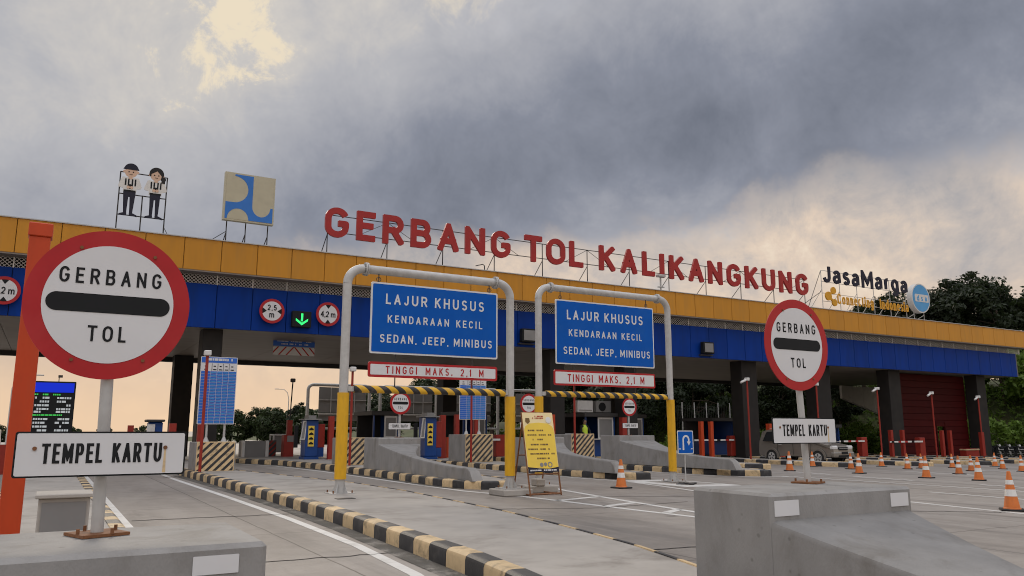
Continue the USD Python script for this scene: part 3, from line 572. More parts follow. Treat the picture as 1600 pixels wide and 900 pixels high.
# ---- end building under the canopy
eb = wthing('clad_wall', 'dark maroon wall of horizontal boards with a doorway under the right end of the canopy', 'wall', (52, 36, gz(56)))
zz = np.linspace(gz(60) - .1, 5.5, 14)
for a, b in zip(zz[:-1], zz[1:]):
    for xa, xb_ in (((52.02, 57.3), (58.5, 61.38)) if b < 2.1 else ((52.02, 61.38),)):
        obj('cladding_board', MB().box(xa, xb_, 36.0, 36.06, a + .012, b - .012, .008), 'maroon_panel', eb)
obj('wall_core', MB().box(52.02, 57.25, 36.07, 36.3, gz(60) - .1, 5.55), 'maroon_panel', eb)
obj('wall_core', MB().box(58.55, 61.38, 36.07, 36.3, gz(60) - .1, 5.55), 'maroon_panel', eb)
obj('door_lintel', MB().box(57.3, 58.5, 36.07, 36.3, 2.1, 5.55), 'maroon_panel', eb)
obj('door_frame', MB().box(57.3, 57.4, 35.97, 36.1, gz(60) - .1, 2.1).box(58.4, 58.5, 35.97, 36.1, gz(60) - .1, 2.1).box(57.4, 58.4, 35.97, 36.1, 2.0, 2.1), 'maroon_panel', eb)
wb = wthing('sloping_roof_board', 'pale panelled roof edge seen behind the canopy between the right columns', 'roof', (57, 43.0, 3))
for k in range(5):
    x = 56.05 + k * 1.35; zt_, zt2 = 5.05 - k * .02, 5.03 - k * .02; za_, zb_ = 4.02 - k * .36, 4.02 - (k + 1) * .36
    obj('roof_panel', MB().add([(x, 43, za_), (x + 1.33, 43, zb_), (x + 1.33, 43, zt2), (x, 43, zt_), (x, 43.2, za_), (x + 1.33, 43.2, zb_), (x + 1.33, 43.2, zt2), (x, 43.2, zt_)], [(0, 1, 2, 3), (7, 6, 5, 4), (3, 2, 6, 7), (0, 4, 5, 1), (0, 3, 7, 4), (1, 5, 6, 2)]), 'white_plastic', wb)
obj('edge_trim', MB().bar((56.05, 42.97, 3.99), (62.8, 42.97, 2.19), .07), 'galvanised', wb); obj('support_post', MB().box(62.3, 62.5, 43.05, 43.25, -.6, 2.6), 'dark_steel', wb)

# ---- rooftop lettering
def legs_frame(p, xs_, y, zt, zb=9.22, back=1.3, r=.025, m='dark_steel'):
    for x in xs_:
        obj('frame_leg', MB().rod((x, y, zb), (x, y, zt), r, 6), m, p)
        obj('brace', MB().rod((x, y + back, zb), (x, y, zb + (zt - zb) * .55), r * .85, 6), m, p)
big = wthing('rooftop_lettering', 'big red three-dimensional letters GERBANG TOL KALIKANGKUNG on the canopy roof', 'lettering', (10.2, 34.8, 9.22))
for word, x0, x1 in (('GERBANG', 10.19, 19.98), ('TOL', 20.85, 24.57), ('KALIKANGKUNG', 25.68, 42.65)):
    for g in text_geo(word, 1.42, x1 - x0, wr=.79, sw=.205, rnd=True):
        obj('letter', MB().plate(affinity.translate(g, (x0 + x1) / 2, 10.86), 34.68, .13), 'letter_red', big)
for z in (10.42, 11.22): obj('frame_rail', MB().rod((10.3, 34.88, z), (42.7, 34.88, z), .022, 6), 'dark_steel', big)
legs_frame(big, np.arange(10.37, 42.8, 2.92), 34.9, 11.22)
for k, x in enumerate(np.arange(10.37, 40, 2.92)): obj('diagonal', MB().rod((x + (0 if k % 2 else 2.92), 34.9, 11.22), (x + 1.46, 34.9, 10.42), .014, 5), 'dark_steel', big)
obj('end_stay', MB().rod((42.7, 34.9, 9.3), (44.2, 34.9, 12.0), .02, 6), 'dark_steel', big); obj('end_stay', MB().rod((42.2, 35.5, 9.25), (44.2, 34.95, 10.6), .02, 6), 'dark_steel', big)
op = wthing('operator_lettering', 'dark blue JasaMarga rooftop letters over a gold slogan line', 'lettering', (44.2, 34.8, 9.2))
cw = {'J': .75, 'a': .78, 's': .65, 'M': 1.2, 'r': .5, 'g': .8}
for g in text_geo('JasaMarga', 1.25, 9.15, wr=.80, sw=.185):
    obj('letter', MB().plate(affinity.translate(g, 48.8, 11.83), 34.70, .08), 'letter_navy', op)
for g in text_geo('Connecting Indonesia', .72, 7.75, wr=.52, sw=.135, space=5.0):
    obj('slogan_letter', MB().plate(affinity.translate(g, 49.4, 10.2), 34.7, .05), 'letter_gold', op)
obj('dot_emblem', MB().plate(unary_union([disc(44.62, 10.3, .3), disc(45.15, 10.72, .24), disc(45.2, 9.9, .24), LineString([(45.2, 9.9), (44.62, 10.3), (45.15, 10.72)]).buffer(.07)]), 34.68, .1), 'letter_gold', op)
for z in (9.95, 10.5, 11.28, 12.05): obj('frame_rail', MB().rod((44.2, 34.86, z), (53.3, 34.86, z), .02, 6), 'galvanised', op)
legs_frame(op, np.linspace(44.2, 53.25, 6), 34.88, 12.05, m='galvanised')
ds = wthing('round_roof_sign', 'round light blue sign with white edge on the canopy roof', 'sign', (54.85, 34.8, 9.2))
obj('sign_drum', MB().plate(disc(54.85, 11.0, 1.09, 24), 34.7, .42), 'white_plastic', ds)
obj('blue_face', MB().plate(disc(54.85, 11.0, 1.0, 24), 34.69, .012), 'cyan_disc', ds)
obj('label_plate', MB().plate(rect(54.1, 55.75, 10.72, 11.28, .1), 34.682, .01), 'white_plastic', ds)
obj('label_lettering', MB().plate(unary_union(text_geo('dsa', .42, 1.2, wr=.75, sw=.2)), 34.675, .009, 54.93, 11.0), 'cyan_disc', ds, kind='stuff')
legs_frame(ds, (54.3, 55.5), 35.0, 10.3, m='galvanised')
pu = wthing('emblem_board', 'square board with blue and beige curved emblem on the canopy roof', 'sign', (6.8, 34.8, 9.2))
obj('board_box', MB().box(5.73, 7.88, 34.75, 35.0, 10.35, 12.5), 'logo_beige', pu)
bg_ = rect(5.80, 7.81, 10.42, 12.43)
obj('beige_face', MB().plate(bg_, 34.742, .01), 'logo_beige', pu)
S = 2.01
def U(x, z): return (5.80 + x * S, 10.42 + z * S)
sh = unary_union([Polygon([U(0, .37), U(0, 1), U(.17, 1), U(.17, .96)] + [U(*q) for q in arc(.17, .665, .29, .295, 90, -90, 14)] + [U(0, .37)]),
                  Polygon([U(.56, 1), U(1, 1), U(1, .33), U(.95, .33)] + [U(*q) for q in arc(.755, .33, .195, .22, 0, -180, 14)]),
                  Polygon([U(*q) for q in arc(.27, .0, .225, .24, 0, 180, 14)])]).intersection(bg_)
obj('blue_emblem', MB().plate(bg_.difference(sh.buffer(.0)), 34.736, .01), 'logo_blue', pu)
legs_frame(pu, (5.95, 6.75, 7.7), 35.02, 10.4)
obj('stay_wire', MB().rod((5.95, 35.0, 9.9), (4.9, 36.2, 9.2), .015, 5), 'dark_steel', pu)
# flat cut-outs of two toll officers
fg = wthing('cutout_figures', 'flat cut-out figures of two toll officers in a frame on the roof', 'cut-out sign', (2.55, 34.8, 9.2))
for a, b in (((1.68, 9.2), (1.68, 11.86)), ((3.45, 9.2), (3.45, 11.86)), ((2.56, 9.2), (2.56, 10.95))): obj('frame_leg', MB().rod((a[0], 34.9, a[1]), (b[0], 34.9, b[1]), .028, 6), 'dark_steel', fg)
for z in (10.05, 10.93, 11.85): obj('frame_rail', MB().rod((1.68, 34.9, z), (3.45, 34.9, z), .024, 6), 'dark_steel', fg)
obj('stay', MB().rod((3.45, 34.95, 9.75), (4.0, 36, 9.2), .014, 5), 'dark_steel', fg)
def figure(cx, woman):
    k = lambda pts: Polygon([(cx + x, 10.0 + z) for x, z in pts])
    y = 34.8
    w_ = .20 if woman else .23
    legs = unary_union([k([(-w_, 1.05), (w_, 1.05), (w_ + .0, .95), (.16, .10), (.05, .10), (.02, .8), (-.03, .8), (-.06, .10), (-.17, .10), (-w_, .95)]), k([(-.18, .13), (-.05, .13), (-.05, .03), (-.34, .0), (-.33, .07)]), k([(.04, .13), (.17, .13), (.33, .06), (.34, -.01), (.05, .03)])])
    body = unary_union([k([(-.25, 1.62), (.25, 1.62), (.27, 1.5), (.24, 1.0), (-.24, 1.0), (-.27, 1.5)]), LineString([(cx - .26, 11.55), (cx - .36, 11.25), (cx - .10, 11.2)]).buffer(.075), LineString([(cx + .26, 11.55), (cx + .36, 11.25), (cx + .10, 11.2)]).buffer(.075)])
    head = unary_union([disc(cx, 11.86, .235), disc(cx - .24, 11.86, .06), disc(cx + .24, 11.86, .06), rect(cx - .07, cx + .07, 11.55, 11.7)])
    hair = disc(cx, 11.95, .27).intersection(rect(cx - .4, cx + .4, 11.95, 12.4)) if not woman else disc(cx, 11.92, .28).difference(Polygon([(cx - .2, 11.5), (cx - .2, 11.9), (cx + .02, 12.05), (cx + .19, 11.86), (cx + .19, 11.5)])).difference(rect(cx - .4, cx + .15, 11.5, 11.8))
    extra = Polygon([(cx - .3, 11.95), (cx + .3, 11.95), (cx + .27, 12.02), (cx - .27, 12.02)]) if not woman else unary_union([disc(cx + .27, 11.72, .1), rect(cx + .2, cx + .34, 11.55, 11.75)])
    strips = unary_union([rect(cx + a, cx + a + .055, 11.28, 11.56) for a in (-.2, -.09, .05, .16)] + [rect(cx - .22, cx + .22, 11.02, 11.09), disc(cx, 11.24, .1)] )
    q = obj('officer_cutout', MB().plate(body, y, .03), 'cloth_white', fg, label='woman officer figure' if woman else 'man officer figure with cap')
    obj('trousers', MB().plate(legs, y - .004, .03), 'letter_navy', q); obj('face', MB().plate(head, y - .006, .03), 'skin_print', q)
    obj('hair' if woman else 'cap', MB().plate(unary_union([hair, extra]), y - .012, .02), 'hair_black' if woman else 'letter_navy', q); obj('vest_stripes', MB().plate(strips, y - .008, .01), 'sign_black', q, kind='stuff')
    obj('eyes', MB().plate(unary_union([disc(cx + a, 11.86, .025) for a in (-.08, .08)] + [rect(cx - .06, cx + .06, 11.745, 11.76)]), y - .014, .01), 'sign_black', q, kind='stuff')
    obj('hands', MB().plate(unary_union([disc(cx - .06, 11.2, .06), disc(cx + .06, 11.2, .06)]), y - .014, .01), 'skin_print', q)
figure(2.06, False); figure(3.02, True)
rc = wthing('roof_camera_post', 'short grey camera post standing on the fascia below the letters', 'camera', (29.66, 34.4, 9.22))
obj('post', MB().rod((29.66, 34.3, 9.22), (29.66, 34.3, 10.2), .05), 'galvanised', rc); obj('camera_head', MB().box(29.4, 29.9, 34.1, 34.4, 10.05, 10.2, .02), 'galvanised', rc); obj('bracket', MB().box(29.45, 29.87, 34.2, 34.35, 9.45, 9.5), 'galvanised', rc)
hk = wthing('roof_hook', 'small bent pipe on the parapet behind the left gantry', 'pipe', (18.3, 34.4, 9.22)); obj('pipe', MB().tube([(18.3, 34.4, 9.22), (18.3, 34.4, 9.55), (18.2, 34.4, 9.62), (17.8, 34.4, 9.5)], .025, 6), 'dark_steel', hk)

# ---- signs fixed to the fascia
def round_sign(label, cx, cz, r, y, kind):
    p = wthing('round_limit_sign', label, 'sign', (cx, y, cz))
    obj('red_disc', MB().plate(disc(cx, cz, r, 24), y, .04), 'sign_red', p)
    white = disc(cx, cz, r * .78, 24)
    if kind == 'w': tri = [Polygon([(cx + s * r, cz + r * .42), (cx + s * r, cz - r * .42), (cx + s * r * .42, cz)]) for s in (-1, 1)]
    else: tri = [Polygon([(cx - r * .42, cz + s * r), (cx + r * .42, cz + s * r), (cx, cz + s * r * .45)]) for s in (-1, 1)]
    tri = unary_union(tri).intersection(white)
    obj('white_face', MB().plate(white, y - .004, .006), 'sign_white', p); [obj('black_wedge', MB().plate(t_, y - .008, .006), 'sign_black', p) for t_ in tri.geoms]
    if kind == 'w': t = unary_union([words('2,5', r * .46, cx - r * .37, cx + r * .37, cz + r * .28, wr=.6, sw=.17), affinity.translate(unary_union(text_geo('m', r * .5, r * .42, wr=.6, sw=.15)), cx, cz - r * .28)])
    else: t = unary_union([words('4,2', r * .5, cx - r * .62, cx + r * .08, cz, wr=.6, sw=.16), affinity.translate(unary_union(text_geo('m', r * .5, r * .42, wr=.6, sw=.15)), cx + r * .45, cz)])
    obj('lettering', MB().plate(t, y - .012, .009), 'sign_black', p, kind='stuff')
round_sign('round red width limit sign 2,5 m on the blue fascia', 7.92, 6.46, .53, 34.28, 'w')
round_sign('round red height limit sign 4,2 m right of the green arrow', 10.37, 6.5, .535, 34.28, 'h')
round_sign('round red height limit sign 4,2 m cut by the left edge of the photo', -1.82, 6.5, .525, 34.28, 'h')
ga = wthing('lane_signal', 'black box with a lit green arrow pointing down on the blue fascia', 'lane signal', (9.2, 34.2, 6.2))
obj('housing', MB().box(8.79, 9.62, 34.22, 34.48, 5.84, 6.54, .02), 'sign_black', ga)
obj('green_arrow', MB().plate(unary_union([rect(9.16, 9.25, 6.1, 6.44), Polygon([(8.94, 6.22), (8.94, 6.12), (9.205, 5.92), (9.47, 6.12), (9.47, 6.22), (9.205, 6.03)])]), 34.212, .01), 'led_green', ga)
for lab, x, z in (('square floodlight on the blue fascia between the two gantries', 20.75, 6.16), ('square floodlight on the blue fascia left of the right round sign', 33.0, 6.16)):
    p = wthing('floodlight', lab, 'floodlight', (x, 34.3, z)); obj('housing', MB().box(x - .42, x + .42, 34.1, 34.4, z - .34, z + .34, .03), 'sign_black', p); obj('lens', MB().box(x - .33, x + .33, 34.085, 34.11, z - .26, z + .26, .01), 'grey_panel', p); obj('bracket', MB().box(x - .47, x + .47, 34.3, 34.5, z - .45, z - .38), 'dark_steel', p)
rs = wthing('hanging_lane_sign', 'small blue sign over a red and white chevron board hung under the canopy', 'sign', (9.9, 38, 5.3))
obj('blue_plate', MB().box(8.92, 10.9, 38.0, 38.04, 5.37, 5.73), 'board_blue', rs)
obj('small_print', MB().plate(unary_union([scribble(9.1, 10.75, 5.55, 5.69, 1, 3, .7, 18), scribble(9.3, 10.6, 5.42, 5.52, 1, 4, .6, 20)]), 37.994, .004), 'sign_white', rs, kind='stuff')
obj('chevron_plate', MB().box(8.92, 10.9, 38.0, 38.04, 4.95, 5.34), 'sign_white', rs)
ch = unary_union([Polygon([(9.91 + s * a, 4.95), (9.91 + s * (a + .08), 4.95), (9.91 + s * (a + .08 - .34), 5.34), (9.91 + s * (a - .34), 5.34)]) for s in (-1, 1) for a in (.32, .68, 1.04, 1.3)]).intersection(rect(8.92, 10.9, 4.95, 5.34))
ch = unary_union([c for s in (-1, 1) for c in [ch.intersection(rect(9.91, 10.9, 4.9, 5.4) if s > 0 else rect(8.92, 9.91, 4.9, 5.4))]])
obj('red_chevrons', MB().plate(ch, 37.994, .005), 'sign_red', rs, kind='stuff')
obj('hanger', MB().rod((9.3, 38.02, 5.7), (9.3, 38.02, 5.63), .02).rod((9.3, 38.02, 5.73), (9.3, 38.02, 5.65), .02), 'dark_steel', rs); obj('hanger', MB().rod((10.5, 38.02, 5.5), (10.5, 38.02, 5.64), .02), 'dark_steel', rs)

# ================================================================ toll signs on posts
def toll_sign(label, cx, cz, R, y, plate, bx, by, bz, near=True, rn=.79):
    p = wthing('toll_gate_sign', label, 'sign', (bx, by, bz))
    obj('post', MB().rod((bx, by, bz), (cx + .008, y + .045, cz + R * .8), .029 if near else .04, 16), 'galvanised', p, smooth=40)
    bp = obj('base_plate', MB().slab(affinity.rotate(sbox(bx - .11, by - .11, bx + .11, by + .11), 20), bz + .002, .014), 'rust', p)
    for a, b in ((-.085, -.06), (.085, .06), (-.05, .09), (.06, -.09)): obj('anchor_bolt', MB().rod((bx + a, by + b, bz + .012), (bx + a, by + b, bz + .04), .009, 6), 'rust', bp)
    d = obj('sign_disc', MB().plate(disc(cx, cz, R, 40), y, .008), 'sign_red', p)
    obj('white_face', MB().plate(disc(cx, cz, R * rn, 40), y - .0015, .003), 'sign_white', d)
    obj('black_bar', MB().plate(LineString([(cx - R * .62, cz), (cx + R * .62, cz)]).buffer(R * .124, 10), y - .003, .003), 'sign_black', d)
    h = R * .21
    gs = wordlist('GERBANG', h, cx - R * .615, cx + R * .615, cz + R * .36, wr=.56, sw=.15) + wordlist('TOL', h, cx - R * .23, cx + R * .23, cz - R * .40, wr=.56, sw=.15)
    if near: letters(gs, y - .003, .003, 'sign_black', d)
    else: obj('lettering', MB().plate(unary_union(gs), y - .003, .003), 'sign_black', d, kind='stuff')
    for a, b in ((-.38, .72), (.5, .68), (-.38, -.74), (.45, -.72)): obj('bolt', MB().plate(disc(cx + a * R * 1.02, cz + b * R * 1.02, R * .022, 6), y - .006, .006), 'rust', d)
    x0, x1, z0, z1 = plate; w, hh = x1 - x0, z1 - z0; mx, mz = (x0 + x1) / 2, (z0 + z1) / 2
    q = obj('name_plate', MB().plate(rect(x0, x1, z0, z1, .012), y - .032, .008), 'sign_black', p)
    obj('plate_face', MB().plate(rect(x0 + .008, x1 - .008, z0 + .008, z1 - .008, .01), y - .0335, .003), 'sign_white', q)
    gs = wordlist('TEMPEL KARTU', hh * .44, mx - w * .35, mx + w * .35, mz + .004, wr=.40, sw=.15, space=3.2)
    if near: letters(gs, y - .035, .003, 'sign_black', q)
    else: obj('plate_lettering', MB().plate(unary_union(gs), y - .035, .003), 'sign_black', q, kind='stuff')
    for a in (-.39, .37): obj('plate_bolt', MB().plate(disc(mx + a * w, mz + hh * .13, hh * .045, 8), y - .037, .005), 'rust', q)
    if near: obj('rust_run', MB().plate(Polygon([(mx + w * .365, mz + hh * .1), (mx + w * .375, mz + hh * .1), (mx + w * .38, z0 + .012), (mx + w * .36, z0 + .012)]), y - .0342, .001), 'kerb_cream', q)
toll_sign('large round red and white GERBANG TOL sign over a TEMPEL KARTU plate, bottom left', .217, 2.026, .376, 4.42, (-.124, .620, 1.184, 1.396), .255, 4.47, .90)
toll_sign('round GERBANG TOL sign over a TEMPEL KARTU plate on the right concrete barrier', 5.70, 2.152, .405, 4.80, (5.295, 6.095, 1.29, 1.51), 5.775, 4.84, .95, rn=.81)
toll_sign('small distant GERBANG TOL sign seen under the left striped height bar', 9.95, 2.29, .365, 24.5, (9.54, 10.31, 1.44, 1.65), 9.97, 24.6, 1.18, False)
toll_sign('small distant GERBANG TOL sign half hidden behind the left leg of the right gantry', 15.05, 2.36, .365, 24.8, (14.65, 15.45, 1.5, 1.7), 15.05, 24.9, 1.16, False)
toll_sign('small distant GERBANG TOL sign seen under the right striped height bar', 20.6, 2.36, .37, 26.0, (20.2, 21.0, 1.5, 1.71), 20.6, 26.1, 1.21, False)

# ================================================================ height gantries
def gantry(label, xl, xr, y, ztop, zl, zr, zbar, panel, warn, plat):
    p = wthing('height_gantry', label, 'gantry', (xl, y, zr)); r = .092
    R = .34
    for x, s, zb in ((xl, 1, zl), (xr, -1, zr)):
        obj('post', MB().rod((x, y, zb), (x, y, ztop - R), r, 18), 'galvanised', p, smooth=40)
        obj('elbow', MB().tube([(x + s * (R - R * math.cos(a)), y, ztop - R + R * math.sin(a)) for a in np.linspace(0, PI / 2, 9)], r * 1.02, 18), 'galvanised', p, smooth=40)
        fl = MB()
        for o in (.0, .035): fl.rod((x + s * (R + .02 + o), y, ztop), (x + s * (R + .045 + o), y, ztop), r * 1.55, 18)
        f = obj('flange', fl, 'galvanised', p, smooth=30)
        for a in range(6): obj('flange_bolt', MB().rod((x + s * (R - .01), y + r * 1.32 * math.cos(a * PI / 3), ztop + r * 1.32 * math.sin(a * PI / 3)), (x + s * (R + .11), y + r * 1.32 * math.cos(a * PI / 3), ztop + r * 1.32 * math.sin(a * PI / 3)), .012, 6), 'galvanised', f)
        obj('yellow_sleeve', MB().lathe([(r * .95, zb + .28), (r * 1.27, zb + .28), (r * 1.27, zbar - .08), (r * .95, zbar - .08)], (x, y, 0), 22), 'post_yellow', p, smooth=40)
        g = obj('base_plate', MB().box(x - .24, x + .24, y - .24, y + .24, zb, zb + .022), 'galvanised', p)
        for a in range(4):
            c, s_ = math.cos(a * PI / 2 + PI / 4), math.sin(a * PI / 2 + PI / 4)
            obj('gusset', MB().add([(x + c * r, y + s_ * r, zb + .02), (x + c * .17, y + s_ * .17, zb + .02), (x + c * r, y + s_ * r, zb + .2), (x + c * r - s_ * .012, y + s_ * r + c * .012, zb + .02), (x + c * .17 - s_ * .012, y + s_ * .17 + c * .012, zb + .02), (x + c * r - s_ * .012, y + s_ * r + c * .012, zb + .2)], [(0, 1, 2), (5, 4, 3), (0, 3, 4), (0, 4, 1), (1, 4, 5), (1, 5, 2)]), 'galvanised', g)
            obj('anchor_bolt', MB().rod((x + (.19 if a % 2 else -.19), y + (.19 if a < 2 else -.19), zb), (x + (.19 if a % 2 else -.19), y + (.19 if a < 2 else -.19), zb + .07), .014, 6), 'rust', g)
    obj('top_pipe', MB().rod((xl + R + .05, y, ztop), (xr - R - .05, y, ztop), r, 18), 'galvanised', p, smooth=40)
    hb = obj('height_bar', MB().tube([(xl + .2, y - .02, zbar), (xr - .16, y - .02, zbar)], .078, 16), 'bar_stripes', p, smooth=40)
    obj('bar_bracket', MB().box(xl + .08, xl + .24, y - .05, y + .05, zbar - .05, zbar + .05), 'galvanised', p); obj('bar_bracket', MB().box(xr - .22, xr - .08, y - .05, y + .05, zbar - .05, zbar + .05), 'galvanised', p)
    x0, x1, z0, z1 = panel; yp = y - .10; w, h = x1 - x0, z1 - z0; mx = (x0 + x1) / 2
    s = obj('sign_panel', MB().plate(rect(x0, x1, z0, z1, .04), yp, .03), 'sign_white', p)
    obj('blue_face', MB().plate(rect(x0 + .035, x1 - .035, z0 + .035, z1 - .035, .03), yp - .003, .004), 'sign_blue', s)
    lines = [('LAJUR KHUSUS', .148, .108, .883, .772, 1.5), ('KENDARAAN KECIL', .109, .125, .870, .492, 1.9), ('SEDAN, JEEP, MINIBUS', .116, .072, .952, .214, 1.6)]
    for t, hh, a, b, c, sp in lines: letters(wordlist(t, h * hh, x0 + w * a, x0 + w * b, z0 + h * c, wr=.66, sw=.16, space=sp), yp - .006, .004, 'sign_white', s)
    for x in (x0 + w * .06, x0 + w * .94): obj('hanger', MB().rod((x, y - .03, z1 - .02), (x, y - .03, ztop), .012, 6).tube([(x + .05 * math.cos(a), y - .03, z1 + .07 + .05 * math.sin(a)) for a in np.linspace(0, 2 * PI, 9)], .008, 5), 'dark_steel', p)
    x0, x1, z0, z1 = warn; w, h = x1 - x0, z1 - z0
    s = obj('warning_panel', MB().plate(rect(x0, x1, z0, z1, .045), yp, .03), 'sign_red', p)
    obj('white_face', MB().plate(rect(x0 + .045, x1 - .045, z0 + .05, z1 - .05, .02), yp - .003, .004), 'sign_white', s)
    letters(wordlist('TINGGI MAKS. 2,1 M', h * .50, x0 + w * .125, x0 + w * .885, (z0 + z1) / 2, wr=.58, sw=.15, space=2.4), yp - .006, .004, 'sign_red', s)
    for x in (x0 + w * .2, x0 + w * .8): obj('warning_hanger', MB().rod((x, y - .055, z1 - .02), (x, y - .055, panel[2] + .02), .012, 6).rod((x, y - .055, zbar + .06), (x, y - .055, z0 + .02), .012, 6), 'dark_steel', p)
gantry('height gantry with LAJUR KHUSUS sign standing left, its left leg on the bare island', 5.10, 8.97, 15.6, 4.73, .18, .14, 2.235, (5.585, 8.585, 2.97, 4.465), (5.57, 8.58, 2.485, 2.80), None)
gantry('height gantry with LAJUR KHUSUS sign standing right, beside the small blue turn sign', 11.17, 15.70, 17.9, 5.25, .02, -.03, 2.37, (11.655, 15.06, 3.17, 4.93), (11.59, 15.06, 2.60, 3.01), None)
dc = wthing('drain_cover', 'small dark metal cover let into the bare island by the left yellow leg', 'drain cover', (4.75, 14.3, .19)); obj('cover_plate', MB().box(4.62, 4.95, 14.2, 14.42, .185, .196), 'dark_steel', dc)
fb = wthing('footing_block', 'rough concrete footing under the right leg of the left gantry', 'footing', (8.97, 15.6, 0))
obj('block', MB().box(8.62, 9.36, 15.25, 15.95, 0, .14, .02), 'island_concrete', fb)
fb2 = wthing('footing_block', 'rough concrete block behind the yellow notice stand', 'footing', (11.17, 17.9, 0)); obj('block', MB().box(10.75, 11.6, 17.5, 18.3, -.03, .02, .008), 'island_concrete', fb2)
fb3 = wthing('loose_block', 'low loose concrete block beside the notice stand', 'concrete block', (9.75, 15.9, 0)); obj('block', MB().box(9.55, 10.35, 15.75, 16.05, 0, .16, .02), 'island_concrete', fb3); obj('block_cap', MB().box(9.75, 9.98, 15.72, 16.0, .16, .32, .02), 'island_concrete', fb3)

# ================================================================ notice stand, turn sign, cones
def lean(mb, y0, k):
    v, f = mb.mesh(); v = v.copy(); v[:, 1] += y0 + v[:, 2] * k; return v, f
nb = wthing('notice_stand', 'yellow printed notice on a rusty folding stand beside the yellow gantry leg', 'notice stand', (9.5, 15.1, 0))
x0, x1, yb, kk = 9.17, 9.97, 15.06, .215
fr = MB()
fr.bar((x0, 0, 0), (x0, 0, 1.8), .03).bar((x1, 0, 0), (x1, 0, 1.8), .03).bar((x0, 0, .04), (x1, 0, .04), .03).bar((x0, 0, 1.79), (x1, 0, 1.79), .03).bar((x0, 0, .46), (x1, 0, .46), .025)
obj('front_frame', lean(fr, yb, kk), 'rust', nb)
rf = MB()
for x in (x0 + .05, x1 - .02): rf.bar((x, yb + .40, 1.72), (x, yb + .82, .01), .028)
rf.bar((x0 + .05, yb + .82, .02), (x1 - .02, yb + .82, .02), .028).bar((x0 + .05, yb + .62, .86), (x1 - .02, yb + .62, .86), .02).bar((x0, yb + .05, .03), (x0 + .05, yb + .8, .03), .022).bar((x1, yb + .05, .03), (x1 - .02, yb + .8, .03), .022)
obj('rear_frame', rf, 'rust', nb)
bx = rect(x0 + .0, x1 - .0, .50, 1.80)
obj('board', lean(MB().plate(bx, -.03, .012), yb, kk), 'banner_cream', nb)
arch = Polygon([(x0 + .01, .58), (x0 + .01, 1.42), (x0 + .05, 1.5), (x0 + .16, 1.56), (x0 + .4, 1.58), (x1 - .16, 1.56), (x1 - .05, 1.5), (x1 - .01, 1.42), (x1 - .01, .58), (x0 + .5, .57), (x0 + .3, .60)])
obj('yellow_field', lean(MB().plate(arch, -.033, .004), yb, kk), 'banner_yellow', nb)
obj('blue_wave', lean(MB().plate(Polygon([(x0, .50), (x1, .50), (x1, .61), (x0 + .55, .575), (x0 + .3, .585), (x0, .62)]), -.034, .004), yb, kk), 'letter_navy', nb)
obj('small_print', lean(MB().plate(unary_union([scribble(x0 + a, x1 - b, z, z + .05, 1, i, .62, 13) for i, (a, b, z) in enumerate(((.1, .1, 1.38), (.08, .08, 1.28), (.2, .2, 1.18), (.14, .2, 1.07), (.06, .06, .97), (.1, .05, .87), (.2, .2, .77)))]), -.036, .003), yb, kk), 'ink_brown', nb, kind='stuff')
obj('footer_print', lean(MB().plate(scribble(x0 + .05, x1 - .05, .52, .56, 1, 31, .7, 14), -.037, .003), yb, kk), 'sign_white', nb, kind='stuff')
obj('title_print', lean(MB().plate(scribble(x0 + .25, x1 - .25, 1.66, 1.74, 2, 41, .55, 9), -.036, .003), yb, kk), 'ink_red', nb, kind='stuff')
obj('emblem', lean(MB().plate(Polygon([(x0 + .07, 1.68), (x0 + .17, 1.68), (x0 + .18, 1.6), (x0 + .12, 1.55), (x0 + .06, 1.6)]), -.037, .003), yb, kk), 'ink_brown', nb)
obj('round_emblem', lean(MB().plate(disc(x1 - .13, 1.64, .07), -.037, .003), yb, kk), 'cone_white', nb)
obj('printed_picture', lean(MB().plate(unary_union([disc(x0 + .36, .66, .045), disc(x0 + .46, .67, .04), disc(x0 + .58, .66, .06).difference(disc(x0 + .58, .66, .04))]), -.037, .003), yb, kk), 'grey_panel', nb, kind='stuff')
ts = wthing('turn_sign', 'small blue sign with a white turn-back arrow on a thin stand', 'sign', (15.16, 16.79, gz(15)))
b0 = gz(15.1)
obj('post', MB().rod((15.2, 16.82, b0), (15.2, 16.82, 1.3), .016, 8), 'galvanised', ts); obj('foot', MB().bar((14.85, 16.8, b0 + .02), (15.6, 16.84, b0 + .02), .03).bar((15.2, 16.5, b0 + .02), (15.2, 17.1, b0 + .02), .03).box(15.14, 15.26, 16.76, 16.88, b0, b0 + .05), 'dark_steel', ts)
q = obj('sign_plate', MB().plate(rect(14.92, 15.49, .775, 1.405, .04), 16.78, .012), 'sign_white', ts)
obj('blue_face', MB().plate(rect(14.945, 15.465, .80, 1.38, .03), 16.777, .004), 'sign_blue', q)
aw = LineString([(15.12, .88), (15.12, 1.16)] + [(15.22 + .1 * math.cos(a), 1.16 + .1 * math.sin(a)) for a in np.linspace(PI, 0, 9)] + [(15.32, 1.10)]).buffer(.026, 4, cap_style=2)
obj('white_arrow', MB().plate(unary_union([aw, Polygon([(15.25, 1.11), (15.39, 1.11), (15.32, 1.0)]), rect(14.955, 15.03, .9, .925), rect(15.39, 15.45, .9, .925)]), 16.774, .004), 'sign_white', q)

